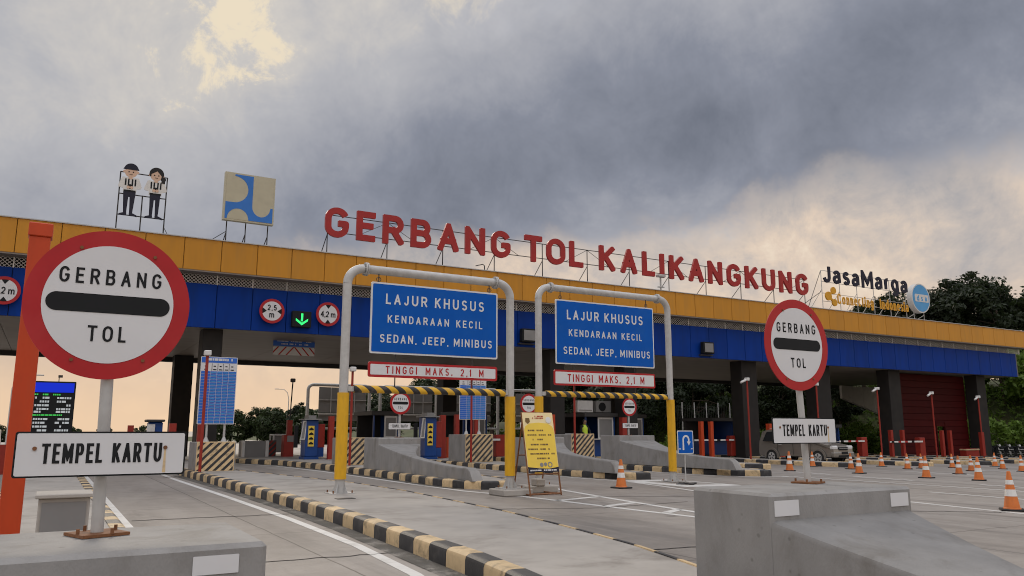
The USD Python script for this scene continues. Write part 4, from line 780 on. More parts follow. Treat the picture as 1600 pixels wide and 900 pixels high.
def cone_proto(loc, label, sc=1.0):
    p = thing('traffic_cone', label, 'traffic cone', loc, 0, 'orange traffic cones')
    obj('rubber_base', MB().box(-.2, .2, -.2, .2, 0, .035, .012), 'rubber', p)
    R = lambda z: .135 - (z - .035) / .665 * .105
    def band(a, b, e=0.0): return MB().lathe([(R(a) + e, a), (R(b) + e, b)], n=18)
    c = obj('cone_body', MB().lathe([(.15, .03), (.145, .05), (R(.06), .06), (R(.70), .70), (R(.70) - .008, .705), (.0, .70)], n=18), 'cone_orange', p, smooth=35)
    obj('white_band', band(.26, .38, .003), 'cone_white', c, smooth=35); obj('white_band', band(.47, .55, .003), 'cone_white', c, smooth=35)
    return p
cones = [((12.46, 16.13), 'orange cone standing alone on the lane between the two gantries', 1.0, 0.0),
 ((15.44, 8.39), 'large near orange cone at the right edge of the photo', 1.0, .6),
 ((25.72, 16.66), 'orange cone with one white band in front of the red posts by the maroon wall', 1.04, .2), ((25.89, 15.0), 'orange cone nearest the camera in the right middle row', 1.05, .5), ((29.95, 18.08), 'white topped cone just left of the near cone of the right row', .97, .9),
 ((26.36, 19.72), 'cone in front of the silver car nose, the nearer of the close pair', 1.05, .3), ((29.91, 22.76), 'cone in front of the silver car nose, the farther of the close pair', .95, .1), ((25.46, 22.18), 'cone just left of the post of the right round sign', 1.08, .8), ((30.69, 25.4), 'cone just right of the post of the right round sign, before the car door', .96, .4),
 ((34.35, 24.45), 'dull cone in front of the red posts right of the car', .95, .2), ((32.65, 21.99), 'white banded cone before the left maroon cladding', .95, .7), ((34.09, 22.28), 'dull far cone hidden behind the tall orange one', .92, .2), ((36.52, 22.34), 'grey white far cone before the doorway of the maroon wall', .9, .5),
 ((33.64, 19.77), 'dull orange cone just behind the near cone of the right row', .92, .3), ((37.54, 20.62), 'dull orange cone before the motorcycles, nearer one', .9, .6), ((40.8, 22.77), 'grey far cone before the motorcycles', .95, .1), ((35.35, 18.65), 'cone cut by the right edge before the green bank', .95, .4), ((36.26, 31.5), 'white and orange cone behind the tip of the right concrete nose', .9, .8)]
c0 = None
for (x, y), lab, s, rz in cones:
    loc = (x, y, gz(x) + .001)
    if c0 is None: c0 = cone_proto(loc, lab)
    else: dup(c0, loc, rz, lab, scale=(s, s, s))

# ================================================================ tariff boards and price display
def tariff(label, x0, x1, z0, z1, y, zb, seed):
    p = wthing('tariff_board', label, 'information board', ((x0 + x1) / 2, y, zb))
    w, h = x1 - x0, z1 - z0
    for a in (.28, .76):
        obj('post', MB().rod((x0 + w * a, y + .06, zb), (x0 + w * a, y + .06, z1 - .1), .035, 10).lathe([(.1, zb), (.035, zb + .16)], (x0 + w * a, y + .06, 0), 10), 'galvanised', p)
    b = obj('board', MB().plate(rect(x0, x1, z0, z1, .02), y, .03), 'sign_white', p)
    obj('title_field', MB().plate(rect(x0 + .02, x1 - .02, z1 - h * .09, z1 - .02), y - .004, .005), 'board_blue', b)
    obj('title_print', MB().plate(scribble(x0 + w * .2, x1 - w * .12, z1 - h * .07, z1 - h * .025, 1, seed, .8, 12), y - .008, .005), 'sign_white', b, kind='stuff')
    obj('vehicle_pictograms', MB().plate(unary_union([rect(x0 + w * a, x0 + w * (a + .09), z1 - h * .20, z1 - h * .185) .union(rect(x0 + w * (a + .01), x0 + w * (a + .07), z1 - h * .15, z1 - h * .135)) for a in (.1, .34, .50, .66, .82)] + [rect(x0 + w * a, x0 + w * a + .012, z1 - h * .21, z1 - h * .10) for a in (.3, .46, .61, .77)]), y - .004, .005), 'sign_black', b, kind='stuff')
    rows = 18; zt, zl = z1 - h * .215, z0 + .02; rh = (zt - zl) / rows
    cells = [rect(x0 + w * a + .006, x0 + w * c - .006, zl + i * rh + .005, zl + (i + 1) * rh - .005) for i in range(rows) for a, c in ((.015, .27), (.27, .45), (.45, .61), (.61, .77), (.77, .985))]
    obj('price_cells', MB().plate(unary_union(cells), y - .004, .005), 'board_blue', b, kind='stuff')
    obj('price_print', MB().plate(unary_union([rect(x0 + w * a + .02, x0 + w * c - .03, zl + i * rh + rh * .35, zl + i * rh + rh * .6) for i in range(rows) for a, c in ((.27, .45), (.45, .61), (.61, .77), (.77, .985))]), y - .008, .005), 'cyan_disc', b, kind='stuff')
tariff('tall blue tariff table board on the crash block left of the left gantry', 3.99, 5.09, 1.60, 3.70, 26.35, 1.05, 5)
tariff('blue tariff table board seen under the left height bar', 14.47, 15.70, 1.85, 3.63, 29.3, 1.25, 6)
ld = wthing('price_display', 'dark electronic price display with blue heading behind the orange post', 'display', (.1, 30, .2))
obj('post', MB().box(-.1, .3, 30.1, 30.3, .18, 1.0), 'dark_steel', ld); obj('cabinet', MB().box(-.62, .71, 30, 30.25, .95, 2.99, .02), 'sign_black', ld)
obj('blue_heading', MB().plate(rect(-.56, .66, 2.63, 2.94), 29.99, .008), 'led_blue', ld)
rows_ = []; lime = [scribble(-.5, .3, 2.52, 2.58, 1, 77, .8, 14), scribble(-.5, .4, 1.86, 1.92, 1, 78, .8, 16)]
for i, z in enumerate((2.40, 2.28, 2.16, 2.04, 1.95, 1.72, 1.60, 1.48, 1.36, 1.25, 1.13, 1.03)): rows_ += [scribble(-.42, .0, z, z + .08, 1, i + 80, .8, 6), scribble(.2, .62, z, z + .08, 1, i + 99, .8, 6)]
obj('lit_figures', MB().plate(unary_union(rows_), 29.985, .008), 'led_white', ld, kind='stuff'); obj('lit_captions', MB().plate(unary_union(lime), 29.985, .008), 'led_lime', ld)
obj('aerial', MB().rod((.2, 30.1, 2.98), (.2, 30.1, 3.15), .015, 6).box(.17, .3, 30.05, 30.15, 3.12, 3.2), 'dark_steel', ld)

# ================================================================ orange posts, red poles, barriers
def channel(x, y, z0, z1, w=.15, d=.15): return MB().box(x, x + w, y, y + d, z0, z1, .006)
po = wthing('orange_post', 'tall orange steel post at the left edge behind the big round sign', 'post', (-.21, 6.6, .2))
obj('steel_post', MB().box(-.236, -.10, 6.6, 6.74, .18, 2.80, .006), 'post_orange', po); obj('top_cap', MB().box(-.245, -.09, 6.59, 6.75, 2.80, 2.90, .006), 'post_orange', po); obj('foot_plate', MB().box(-.3, -.03, 6.54, 6.8, .18, .195), 'rust', po)
def bollard(label, x, y, zt, w=.17, m='post_red', z0=None):
    zb = (gz(x) + .18) if z0 is None else z0
    p = wthing('bollard_post', label, 'post', (x, y, zb), 'red and orange bollard posts by the booths')
    obj('steel_post', channel(x, y, zb, zt, w, w), m, p); obj('foot_plate', MB().box(x - .06, x + w + .06, y - .06, y + w + .06, zb, zb + .015), 'rust', p)
for lab, x, y, zt, w, m in (('tall red post beside the blue toll machine left of the left gantry leg', 10.55, 34, 2.02, .22, 'post_red'), ('red post behind the left height bar, left of the second tariff board', 15.75, 33.8, 2.12, .26, 'post_red'), ('slimmer red post next to it, touching the second crash block area', 16.6, 34.0, 2.15, .2, 'post_red'),
    ('short bright orange post between the two red posts under the left bar', 16.25, 34.2, 1.1, .16, 'post_orange'), ('red post right of the second tariff board', 17.9, 34.5, 1.95, .2, 'post_red'), ('orange post behind the top of the yellow notice', 21.75, 33.8, 2.2, .3, 'post_orange'), ('red post standing right of the guard booth', 26.45, 34.0, 2.1, .3, 'post_red'),
    ('left of the twin orange posts behind the turn sign', 32.0, 34.0, 1.92, .22, 'post_orange'), ('right of the twin orange posts behind the turn sign', 32.75, 34.0, 1.92, .22, 'post_orange'), ('orange post left of the silver car behind the TEMPEL KARTU plate', 36.4, 33, 1.8, .28, 'post_orange'), ('short orange post at the rear of the silver car', 37.4, 33, .9, .25, 'post_orange'),
    ('left of the twin red posts before the left maroon column', 47.0, 32.6, 1.45, .22, 'post_red'), ('right of the twin red posts before the left maroon column', 48.2, 32.6, 1.45, .22, 'post_red'), ('left of the twin red posts at the maroon doorway', 52.5, 32.6, 1.42, .22, 'post_red'), ('right of the twin red posts at the maroon doorway', 53.4, 32.6, 1.42, .22, 'post_red'), ('red post at the right maroon column', 57.9, 33, 1.3, .26, 'post_red'),
    ('red post behind the tall blue tariff board', 5.2, 34.0, 1.75, .2, 'post_red'), ('red post left of the tall blue tariff board next to the dark column', 3.25, 26.6, 1.62, .2, 'post_red'), ('far red post left of the dark column', 2.6, 33, 1.6, .2, 'post_red'), ('red post behind the second distant round sign', 23.1, 34.2, 1.2, .2, 'post_red')):
    bollard(lab, x, y, zt, w, m)
def pole(label, x, y, zt, head=True, lean_=0.0):
    zb = gz(x) + .18
    p = wthing('camera_pole', label, 'pole', (x, y, zb), 'thin red poles with white camera heads')
    obj('pole', MB().rod((x, y, zb), (x + lean_, y, zt), .045, 8), 'post_red', p)
    obj('camera_head', MB().box(x + lean_ - .1, x + lean_ + .1, y - .12, y + .1, zt - .02, zt + .14, .02), 'white_plastic', p)
    if head: obj('camera_arm', MB().rod((x + lean_, y, zt + .05), (x + lean_ - .55, y - .1, zt - .12), .06, 8), 'white_plastic', p)
for lab, x, y, zt, h in (('thin red pole with white cap before the tall tariff board', 4.05, 25.6, 3.68, False), ('thin red pole beside the right side of the left gantry leg', 9.34, 27.6, 3.52, False), ('thin red pole in front of the second tariff board', 14.66, 28.6, 3.5, False), ('thin red pole in front of the third crash block, under the right height bar', 19.66, 28.6, 3.6, False),
    ('red pole with white camera before the left dark column, right of the blue booth', 31.6, 30, 4.0, True), ('red pole with white head just right of the right round sign', 36.97, 30, 3.9, False), ('red pole with white camera before the sloping pale roof', 42.27, 30, 3.8, True), ('red pole with white camera before the left maroon cladding', 47.57, 30, 3.66, True), ('red pole with white camera at the right end of the maroon wall', 52.6, 30, 3.52, True)):
    pole(lab, x, y, zt, h)
def barrier(label, x, y, L, z):
    zb = gz(x) + .18
    p = wthing('barrier_gate', label, 'barrier gate', (x, y, zb), 'red barrier gates')
    obj('housing', MB().box(x - .2, x + .35, y - .2, y + .2, zb, z + .25, .03), 'post_red', p)
    a = obj('arm', MB().box(x - L, x, y - .26, y - .21, z - .05, z + .05), 'cone_white', p)
    for k in range(int(L / .7)): obj('arm_band', MB().box(x - L + k * .7 + .1, x - L + k * .7 + .38, y - .263, y - .207, z - .053, z + .053), 'sign_red' if k % 3 else 'sign_black', a)
for lab, x, y, L, z in (('barrier gate with white arm right of the blue booth, open side to the booth', 36.3, 36, 3.6, .85), ('barrier gate right of the silver car', 45.2, 33.5, 2.4, .75), ('barrier gate with white arm before the left maroon column', 50.2, 32.8, 3.4, .7), ('barrier gate under the second tariff board', 20.2, 36.4, 3.2, .95), ('barrier gate behind the notice stand', 25.0, 37, 2.5, .95)):
    barrier(lab, x, y, L, z)
rw = wthing('painted_block', 'low red and white painted block before the right maroon column', 'concrete block', (58.5, 34, gz(58)))
obj('block', MB().box(57.5, 59.1, 34, 34.5, gz(58), .12, .02), 'post_red', rw); obj('top_band', MB().box(57.48, 59.12, 33.98, 34.52, .0, .1, .02), 'kerb_cream', rw)

# ================================================================ toll machines and booths
def kiosk(label, x, y, zb, h, w=.55, d=.75):
    p = wthing('toll_machine', label, 'toll machine', (x, y, zb), 'blue toll machines')
    obj('cabinet', MB().box(x, x + w, y, y + d, zb + .12, zb + h, .03), 'machine_blue', p)
    obj('plinth', MB().box(x - .04, x + w + .04, y - .04, y + d + .04, zb, zb + .12), 'machine_blue', p)
    obj('screen_frame', MB().add([(x - .22, y + .02, zb + h * .5), (x - .02, y + .02, zb + h * .5), (x + .04, y + .02, zb + h * .98), (x - .10, y + .02, zb + h * .98), (x - .22, y + .1, zb + h * .5), (x - .02, y + .1, zb + h * .5), (x + .04, y + .1, zb + h * .98), (x - .10, y + .1, zb + h * .98)], [(0, 1, 2, 3), (7, 6, 5, 4), (3, 2, 6, 7), (0, 4, 5, 1), (0, 3, 7, 4), (1, 5, 6, 2)]), 'white_plastic', p)
    obj('screen', MB().add([(x - .19, y + .012, zb + h * .53), (x - .06, y + .012, zb + h * .53), (x - .01, y + .012, zb + h * .95), (x - .085, y + .012, zb + h * .95)], [(0, 1, 2, 3)]), 'grey_panel', p)
    s = obj('yellow_strip', MB().box(x + .1, x + .36, y - .03, y - .005, zb + h * .33, zb + h * .85), 'banner_yellow', p)
    for k in range(4): obj('black_arrow', MB().plate(Polygon([(x + .13, 0), (x + .33, 0), (x + .33, .05), (x + .23, .12), (x + .13, .05)]), y - .036, .005, 0, zb + h * (.38 + .12 * k)), 'sign_black', s)
    obj('hood', MB().box(x - .1, x + w + .1, y - .1, y + d + .1, zb + h, zb + h + .05).box(x + .1, x + w - .1, y + .05, y + d - .1, zb + h + .05, zb + h + .2), 'grey_panel', p)
    obj('red_side', MB().box(x + w, x + w + .32, y + .1, y + d, zb + .5, zb + h * .9, .02), 'post_red', p); obj('side_box', MB().box(x + w, x + w + .3, y + .1, y + d, zb + .1, zb + .5, .02), 'machine_blue', p); obj('dark_screen', MB().box(x - .42, x - .26, y + .25, y + .35, zb + .5, zb + h * .86), 'sign_black', p)
kiosk('blue toll machine left of the yellow gantry leg', 9.68, 34.5, .18, 1.68); kiosk('blue toll machine with white screen rising behind the left concrete nose', 14.62, 33, .15, 1.85)
def booth(label, x0, x1, y, zb, zt, win=True):
    p = wthing('toll_booth', label, 'toll booth', (x0, y, zb)); zs = zb + .95; d = 2.6
    obj('lower_wall', MB().box(x0, x1, y, y + d, zb, zs, .02), 'machine_blue', p)
    for x in (x0, x1 - .08): obj('corner_post', MB().box(x, x + .08, y, y + .08, zs, zt), 'machine_blue', p)
    obj('rear_wall', MB().box(x0, x1, y + d - .1, y + d, zs, zt), 'dark_steel', p); obj('side_wall', MB().box(x1 - .1, x1, y + .1, y + d - .1, zs, zt), 'machine_blue', p)
    obj('roof', MB().box(x0 - .15, x1 + .15, y - .15, y + d + .1, zt, zt + .22, .02), 'dark_steel', p)
    if win:
        wf = MB(); a, b = x0 + (x1 - x0) * .42, x1 - .12
        wf.box(a, b, y - .02, y + .02, zs, zs + .07).box(a, b, y - .02, y + .02, zt - .12, zt - .02).box(a, a + .08, y - .02, y + .02, zs + .07, zt - .12).box(b - .08, b, y - .02, y + .02, zs + .07, zt - .12)
        w = obj('window_frame', wf, 'white_plastic', p); obj('window_pane', MB().box(a + .08, b - .08, y - .004, y + .004, zs + .07, zt - .12), 'grey_panel', w)
    obj('counter', MB().box(x0 - .02, x1, y - .25, y - .001, zs - .05, zs), 'white_plastic', p)
booth('blue toll booth with white framed window beside the guard', 25.45, 27.45, 36.0, .02, 2.15)
booth('dark blue toll booth behind the barrier arm right of the turn sign', 36.75, 38.65, 38.0, -.12, 2.0, False)
booth('narrow blue toll booth by the red posts near the maroon wall', 45.9, 47.0, 36.5, -.25, 1.6, False)
booth('dark toll booth behind the distant round sign under the left height bar', 14.75, 16.2, 40, .1, 2.2)
booth('dark toll booth deep under the canopy behind the left leg of the right gantry', 20.0, 21.5, 40, .05, 2.25)
booth('dark toll booth deep under the canopy left of the silver car', 31.4, 32.8, 40, -.1, 2.2)
ms = wthing('striped_marker', 'dark striped panel at the foot of the guard booth', 'marker panel', (27.6, 35.8, .0)); 
obj('panel', MB().box(27.55, 28.35, 35.7, 35.76, .05, 1.0), 'kerb_black', ms); obj('stripes', MB().plate(unary_union([Polygon([(a, .06), (a + .14, .06), (a + 1.07, .99), (a + .93, .99)]) for a in np.arange(26.5, 28.4, .32)]).intersection(rect(27.56, 28.34, .06, .99)), 35.694, .005), 'kerb_cream', ms, kind='stuff')
acs = []
for i, (lab, x) in enumerate((('white air conditioner box above the guard, left one', 25.2), ('grey air conditioner with round fan above the guard, right one', 26.45))):
    p = wthing('air_conditioner', lab, 'air conditioner', (x, 38.0, 2.4)); obj('casing', MB().box(x, x + 1.05, 36.35, 36.8, 2.40, 3.05, .03), 'white_plastic' if i == 0 else 'grey_panel', p)
    if i: obj('fan_grille', MB().plate(disc(x + .42, 2.72, .24), 36.33, .03), 'sign_black', p)
    else: obj('louvre', MB().box(x + .1, x + .95, 36.33, 36.36, 2.5, 2.54), 'grey_panel', p)
wb2 = wthing('white_cabinet', 'white cabinet behind the third crash block, left of the guard', 'cabinet', (24.0, 35.5, .1)); obj('cabinet_body', MB().box(23.2, 24.6, 35.5, 36.0, .1, 1.25, .02), 'white_plastic', wb2); obj('cabinet_door', MB().box(23.25, 23.85, 35.48, 35.498, .2, 1.2), 'white_plastic', wb2)

# ---- the guard: dark uniform, bright vest, one arm on the counter
def person(label, x, y, zb):
    p = wthing('person', label, 'person', (x, y, zb)); J = lambda a, b, c: np.array([x + a, y + b, zb + c])
    hip, chest, neck, head = J(0, 0, .92), J(0, 0, 1.28), J(0, -.02, 1.47), J(.02, -.04, 1.62)
    B = [((hip, .14), (chest, .155)), ((chest, .155), (neck, .06)), ((neck, .055), (J(.01, -.03, 1.53), .055)), ((J(.01, -.03, 1.56), .085), (J(.02, -.03, 1.66), .095))]
    for s in (-1, 1):
        sh, el, wr = J(s * .19, 0, 1.40), J(s * .26, -.05 - .1 * (s > 0), 1.13), J(s * .2, -.28, 1.02)
        B += [((chest, .12), (sh, .07)), ((sh, .062), (el, .045)), ((el, .044), (wr, .03)), ((wr, .03), (wr + [0, -.06, -.01], .034))]
        for k in range(4):
            a = wr + [-.028 + .019 * k, -.09, -.012]; l = (.03, .036, .034, .026)[k]; B += [((a, .0095), (a + [0, -l, -.008], .009)), ((a + [0, -l, -.008], .009), (a + [0, -l * 1.6, -.03], .008))]
        a = wr + [-s * .035, -.05, -.008]; B += [((a, .011), (a + [-s * .025, -.035, -.008], .0095))]
        kn, an = J(s * .1, -.02, .5), J(s * .1, .02, .09)
        B += [((hip + [s * .08, 0, -.04], .1), (kn, .065)), ((kn, .062), (an, .042)), ((an, .045), (an + [0, -.14, -.045], .035))]
    v, f = hull_chain(B, .025, 5); obj('body', (v, f), 'skin', p, smooth=True)
    T = [((hip + [0, 0, -.05], .155), (chest, .172)), ((chest, .165), (J(0, 0, 1.42), .10))]
    for s in (-1, 1): T += [((J(s * .05, 0, 1.37), .1), (J(s * .19, 0, 1.40), .085)), ((J(s * .19, 0, 1.40), .08), (J(s * .26, -.05 - .1 * (s > 0), 1.13), .06)), ((J(s * .26, -.05 - .1 * (s > 0), 1.13), .056), (J(s * .205, -.25, 1.03), .042)), ((hip + [s * .08, 0, -.04], .118), (J(s * .1, -.02, .5), .08)), ((J(s * .1, -.02, .5), .08), (J(s * .1, .02, .12), .065))]
    v, f = hull_chain(T, .03, 4); obj('uniform', (v, f), 'sign_black', p, smooth=True)
    V = [((J(0, 0, .98), .18), (chest, .188)), ((chest, .18), (J(.0, 0, 1.40), .125))]
    v, f = hull_chain(V, .03, 3); obj('vest', (v, f), 'vest_yellow', p, smooth=True)
    v, f = hull_chain([((J(.02, -.01, 1.66), .105), (J(.02, .02, 1.70), .1))], .025, 3); obj('hair', (v, f), 'hair_black', p, smooth=True)
    for s in (-1, 1): obj('eye', MB().tm(trimesh.creation.icosphere(1, .012), trimesh.transformations.translation_matrix(J(.02 + s * .035, -.118, 1.63))), 'sign_black', p)
    v, f = hull_chain([((J(.02, -.11, 1.62), .012), (J(.02, -.137, 1.595), .016))], .01, 2); obj('nose', (v, f), 'skin', p, smooth=True)
person('guard in dark uniform and bright yellow vest standing at the booth counter', 24.95, 35.4, .22)

# ---- equipment under the left part of the canopy
tb = wthing('ticket_post', 'brown red ticket post with grey plate and a tall black camera mast', 'ticket post', (9.95, 38.5, .18))
obj('upper_post', MB().box(9.93, 10.18, 38.6, 38.85, 1.2, 1.9, .01), 'post_red', tb); obj('lower_cabinet', MB().box(9.78, 10.25, 38.5, 39.0, .1, 1.2, .02), 'post_red', tb); obj('grey_plate', MB().box(9.92, 10.22, 38.48, 38.5, .88, 1.17), 'grey_panel', tb)
obj('mast', MB().rod((10.08, 38.8, 1.9), (10.14, 38.8, 3.75), .03, 6), 'dark_steel', tb); obj('mast_head', MB().box(10.03, 10.25, 38.7, 38.9, 3.72, 3.9, .03), 'dark_steel', tb)
gb = wthing('concrete_block', 'grey concrete block under the canopy right of the tall tariff board', 'concrete block', (8.1, 39, 0)); obj('body', MB().box(8.1, 9.05, 39, 40.4, .1, .92, .02), 'grey_panel', gb); obj('side_post', MB().box(7.98, 8.1, 38.98, 39.2, .1, .94), 'white_plastic', gb); obj('side_post', MB().box(9.05, 9.2, 38.98, 39.2, .1, .94), 'white_plastic', gb)
sp = wthing('striped_marker', 'dark red striped panel left of the ticket post', 'marker panel', (9.25, 39.3, .1)); obj('panel', MB().box(9.22, 9.62, 39.3, 39.36, .1, .95), 'kerb_black', sp); obj('stripes', MB().plate(unary_union([Polygon([(a, .1), (a + .1, .1), (a + .95, .95), (a + .85, .95)]) for a in np.arange(8.3, 9.7, .25)]).intersection(rect(9.23, 9.61, .11, .94)), 39.294, .005), 'post_red', sp, kind='stuff')
ub = wthing('white_frame_box', 'open pale steel frame box beside the ticket post', 'frame', (9.6, 40, .1)); fm = MB()
for x in (9.65, 10.4): fm.bar((x, 40, .1), (x, 40, 1.22), .06).bar((x, 40.7, .1), (x, 40.7, 1.22), .06).bar((x, 40, 1.2), (x, 40.7, 1.2), .06)
fm.bar((9.65, 40, 1.2), (10.4, 40, 1.2), .06).bar((9.65, 40.7, 1.2), (10.4, 40.7, 1.2), .06); obj('steel_frame', fm, 'white_plastic', ub); obj('grey_infill', MB().box(9.68, 10.37, 40.3, 40.33, .35, 1.17), 'grey_panel', ub)
bc = wthing('utility_box', 'pale grey cabinet on the narrow island left of the big sign post', 'utility box', (.1, 9, .2)); obj('cabinet', MB().box(-.01, .43, 9, 9.5, .18, .76, .01), 'island_concrete', bc); obj('lid', MB().box(-.04, .46, 8.96, 9.54, .76, .80, .008), 'island_concrete', bc); obj('front_door', MB().box(.02, .40, 8.99, 9.0, .22, .72), 'grey_panel', bc)
rb = wthing('water_barrier', 'red plastic road barrier at the far left edge', 'road barrier', (-1.6, 31, 0))
obj('body', MB().plate(Polygon([(-2.6, 0), (-.95, 0), (-.95, .2), (-1.05, .3), (-1.05, .95), (-2.5, .95), (-2.5, .3), (-2.6, .2)]), 31, .45), 'post_red', rb); obj('white_lower_panel', MB().box(-2.3, -1.25, 30.98, 31.0, .25, .5), 'cone_white', rb)
dm = wthing('toll_machine', 'pale and dark toll machine top above the TEMPEL KARTU plate', 'toll machine', (2.9, 29, .2)); obj('cabinet', MB().box(3.0, 3.45, 30.0, 30.6, .18, 1.7, .04), 'machine_blue', dm); obj('screen', MB().box(2.95, 3.2, 29.95, 29.99, 1.2, 1.62, .01), 'white_plastic', dm); obj('hood', MB().box(2.92, 3.5, 29.9, 30.7, 1.7, 1.78, .02), 'dark_steel', dm)

# ================================================================ pipe gantries behind the plaza, seen from the back
def back_gantry(label, xl, xr, panels, y=53.0, zt=4.45):
    p = wthing('rear_gantry', label, 'gantry', (xl, y, 0)); r = .11; R = .35
    obj('pipe_frame', MB().tube([(xl, y, 0)] + [(xl + R - R * math.cos(a), y, zt - R + R * math.sin(a)) for a in np.linspace(0, PI / 2, 6)] + [(xr - R + R * math.sin(a), y, zt - R + R * math.cos(a)) for a in np.linspace(0, PI / 2, 6)] + [(xr, y, 0)], r, 12), 'galvanised', p, smooth=40)
    obj('cross_pipe', MB().rod((xl, y, 1.55), (xr, y, 1.55), .07, 10), 'galvanised', p)
    for a, b, z0, z1 in panels:
        q = obj('sign_back', MB().box(a, b, y - .16, y - .12, z0, z1), 'grey_panel', p)
        for x in np.linspace(a, b, 5)[1:-1]: obj('rib', MB().box(x - .03, x + .03, y - .2, y - .16, z0, z1), 'galvanised', q)
        obj('cross_rib', MB().box(a, b, y - .21, y - .165, (z0 + z1) / 2 - .03, (z0 + z1) / 2 + .03), 'galvanised', q)
    a, b = panels[0][:2]; obj('lower_panel', MB().box(a, b, y - .16, y - .12, 2.05, 2.45), 'grey_panel', p); obj('white_bar', MB().box(a, b - .1, y - .22, y - .17, 2.47, 2.56), 'white_plastic', p)
back_gantry('far grey pipe gantry with ribbed sign back, left of the three behind the plaza', 14.9, 19.2, [(15.6, 18.9, 2.6, 4.3)]); back_gantry('far grey pipe gantry with ribbed sign back behind the first small round sign', 20.0, 24.3, [(21.0, 23.9, 2.6, 4.2)]); back_gantry('far grey pipe gantry behind the second tariff board', 25.0, 29.4, [(25.6, 28.7, 2.6, 4.2)])
back_gantry('far grey pipe gantry behind the notice stand', 30.2, 34.6, [(30.9, 34.0, 2.6, 4.2)])
fc = wthing('fence', 'grey mesh fence panels behind the canopy between the dark columns', 'fence', (50, 56, -.4))
for k in range(8):
    x = 49 + k * 1.5; obj('fence_post', MB().rod((x, 56, -.5), (x, 56, 4.0), .05, 6), 'galvanised', fc)
    for j in range(6): obj('fence_bar', MB().rod((x + .2 + j * .22, 56, -.4), (x + .2 + j * .22, 56, 3.7), .016, 4), 'dark_steel', fc)

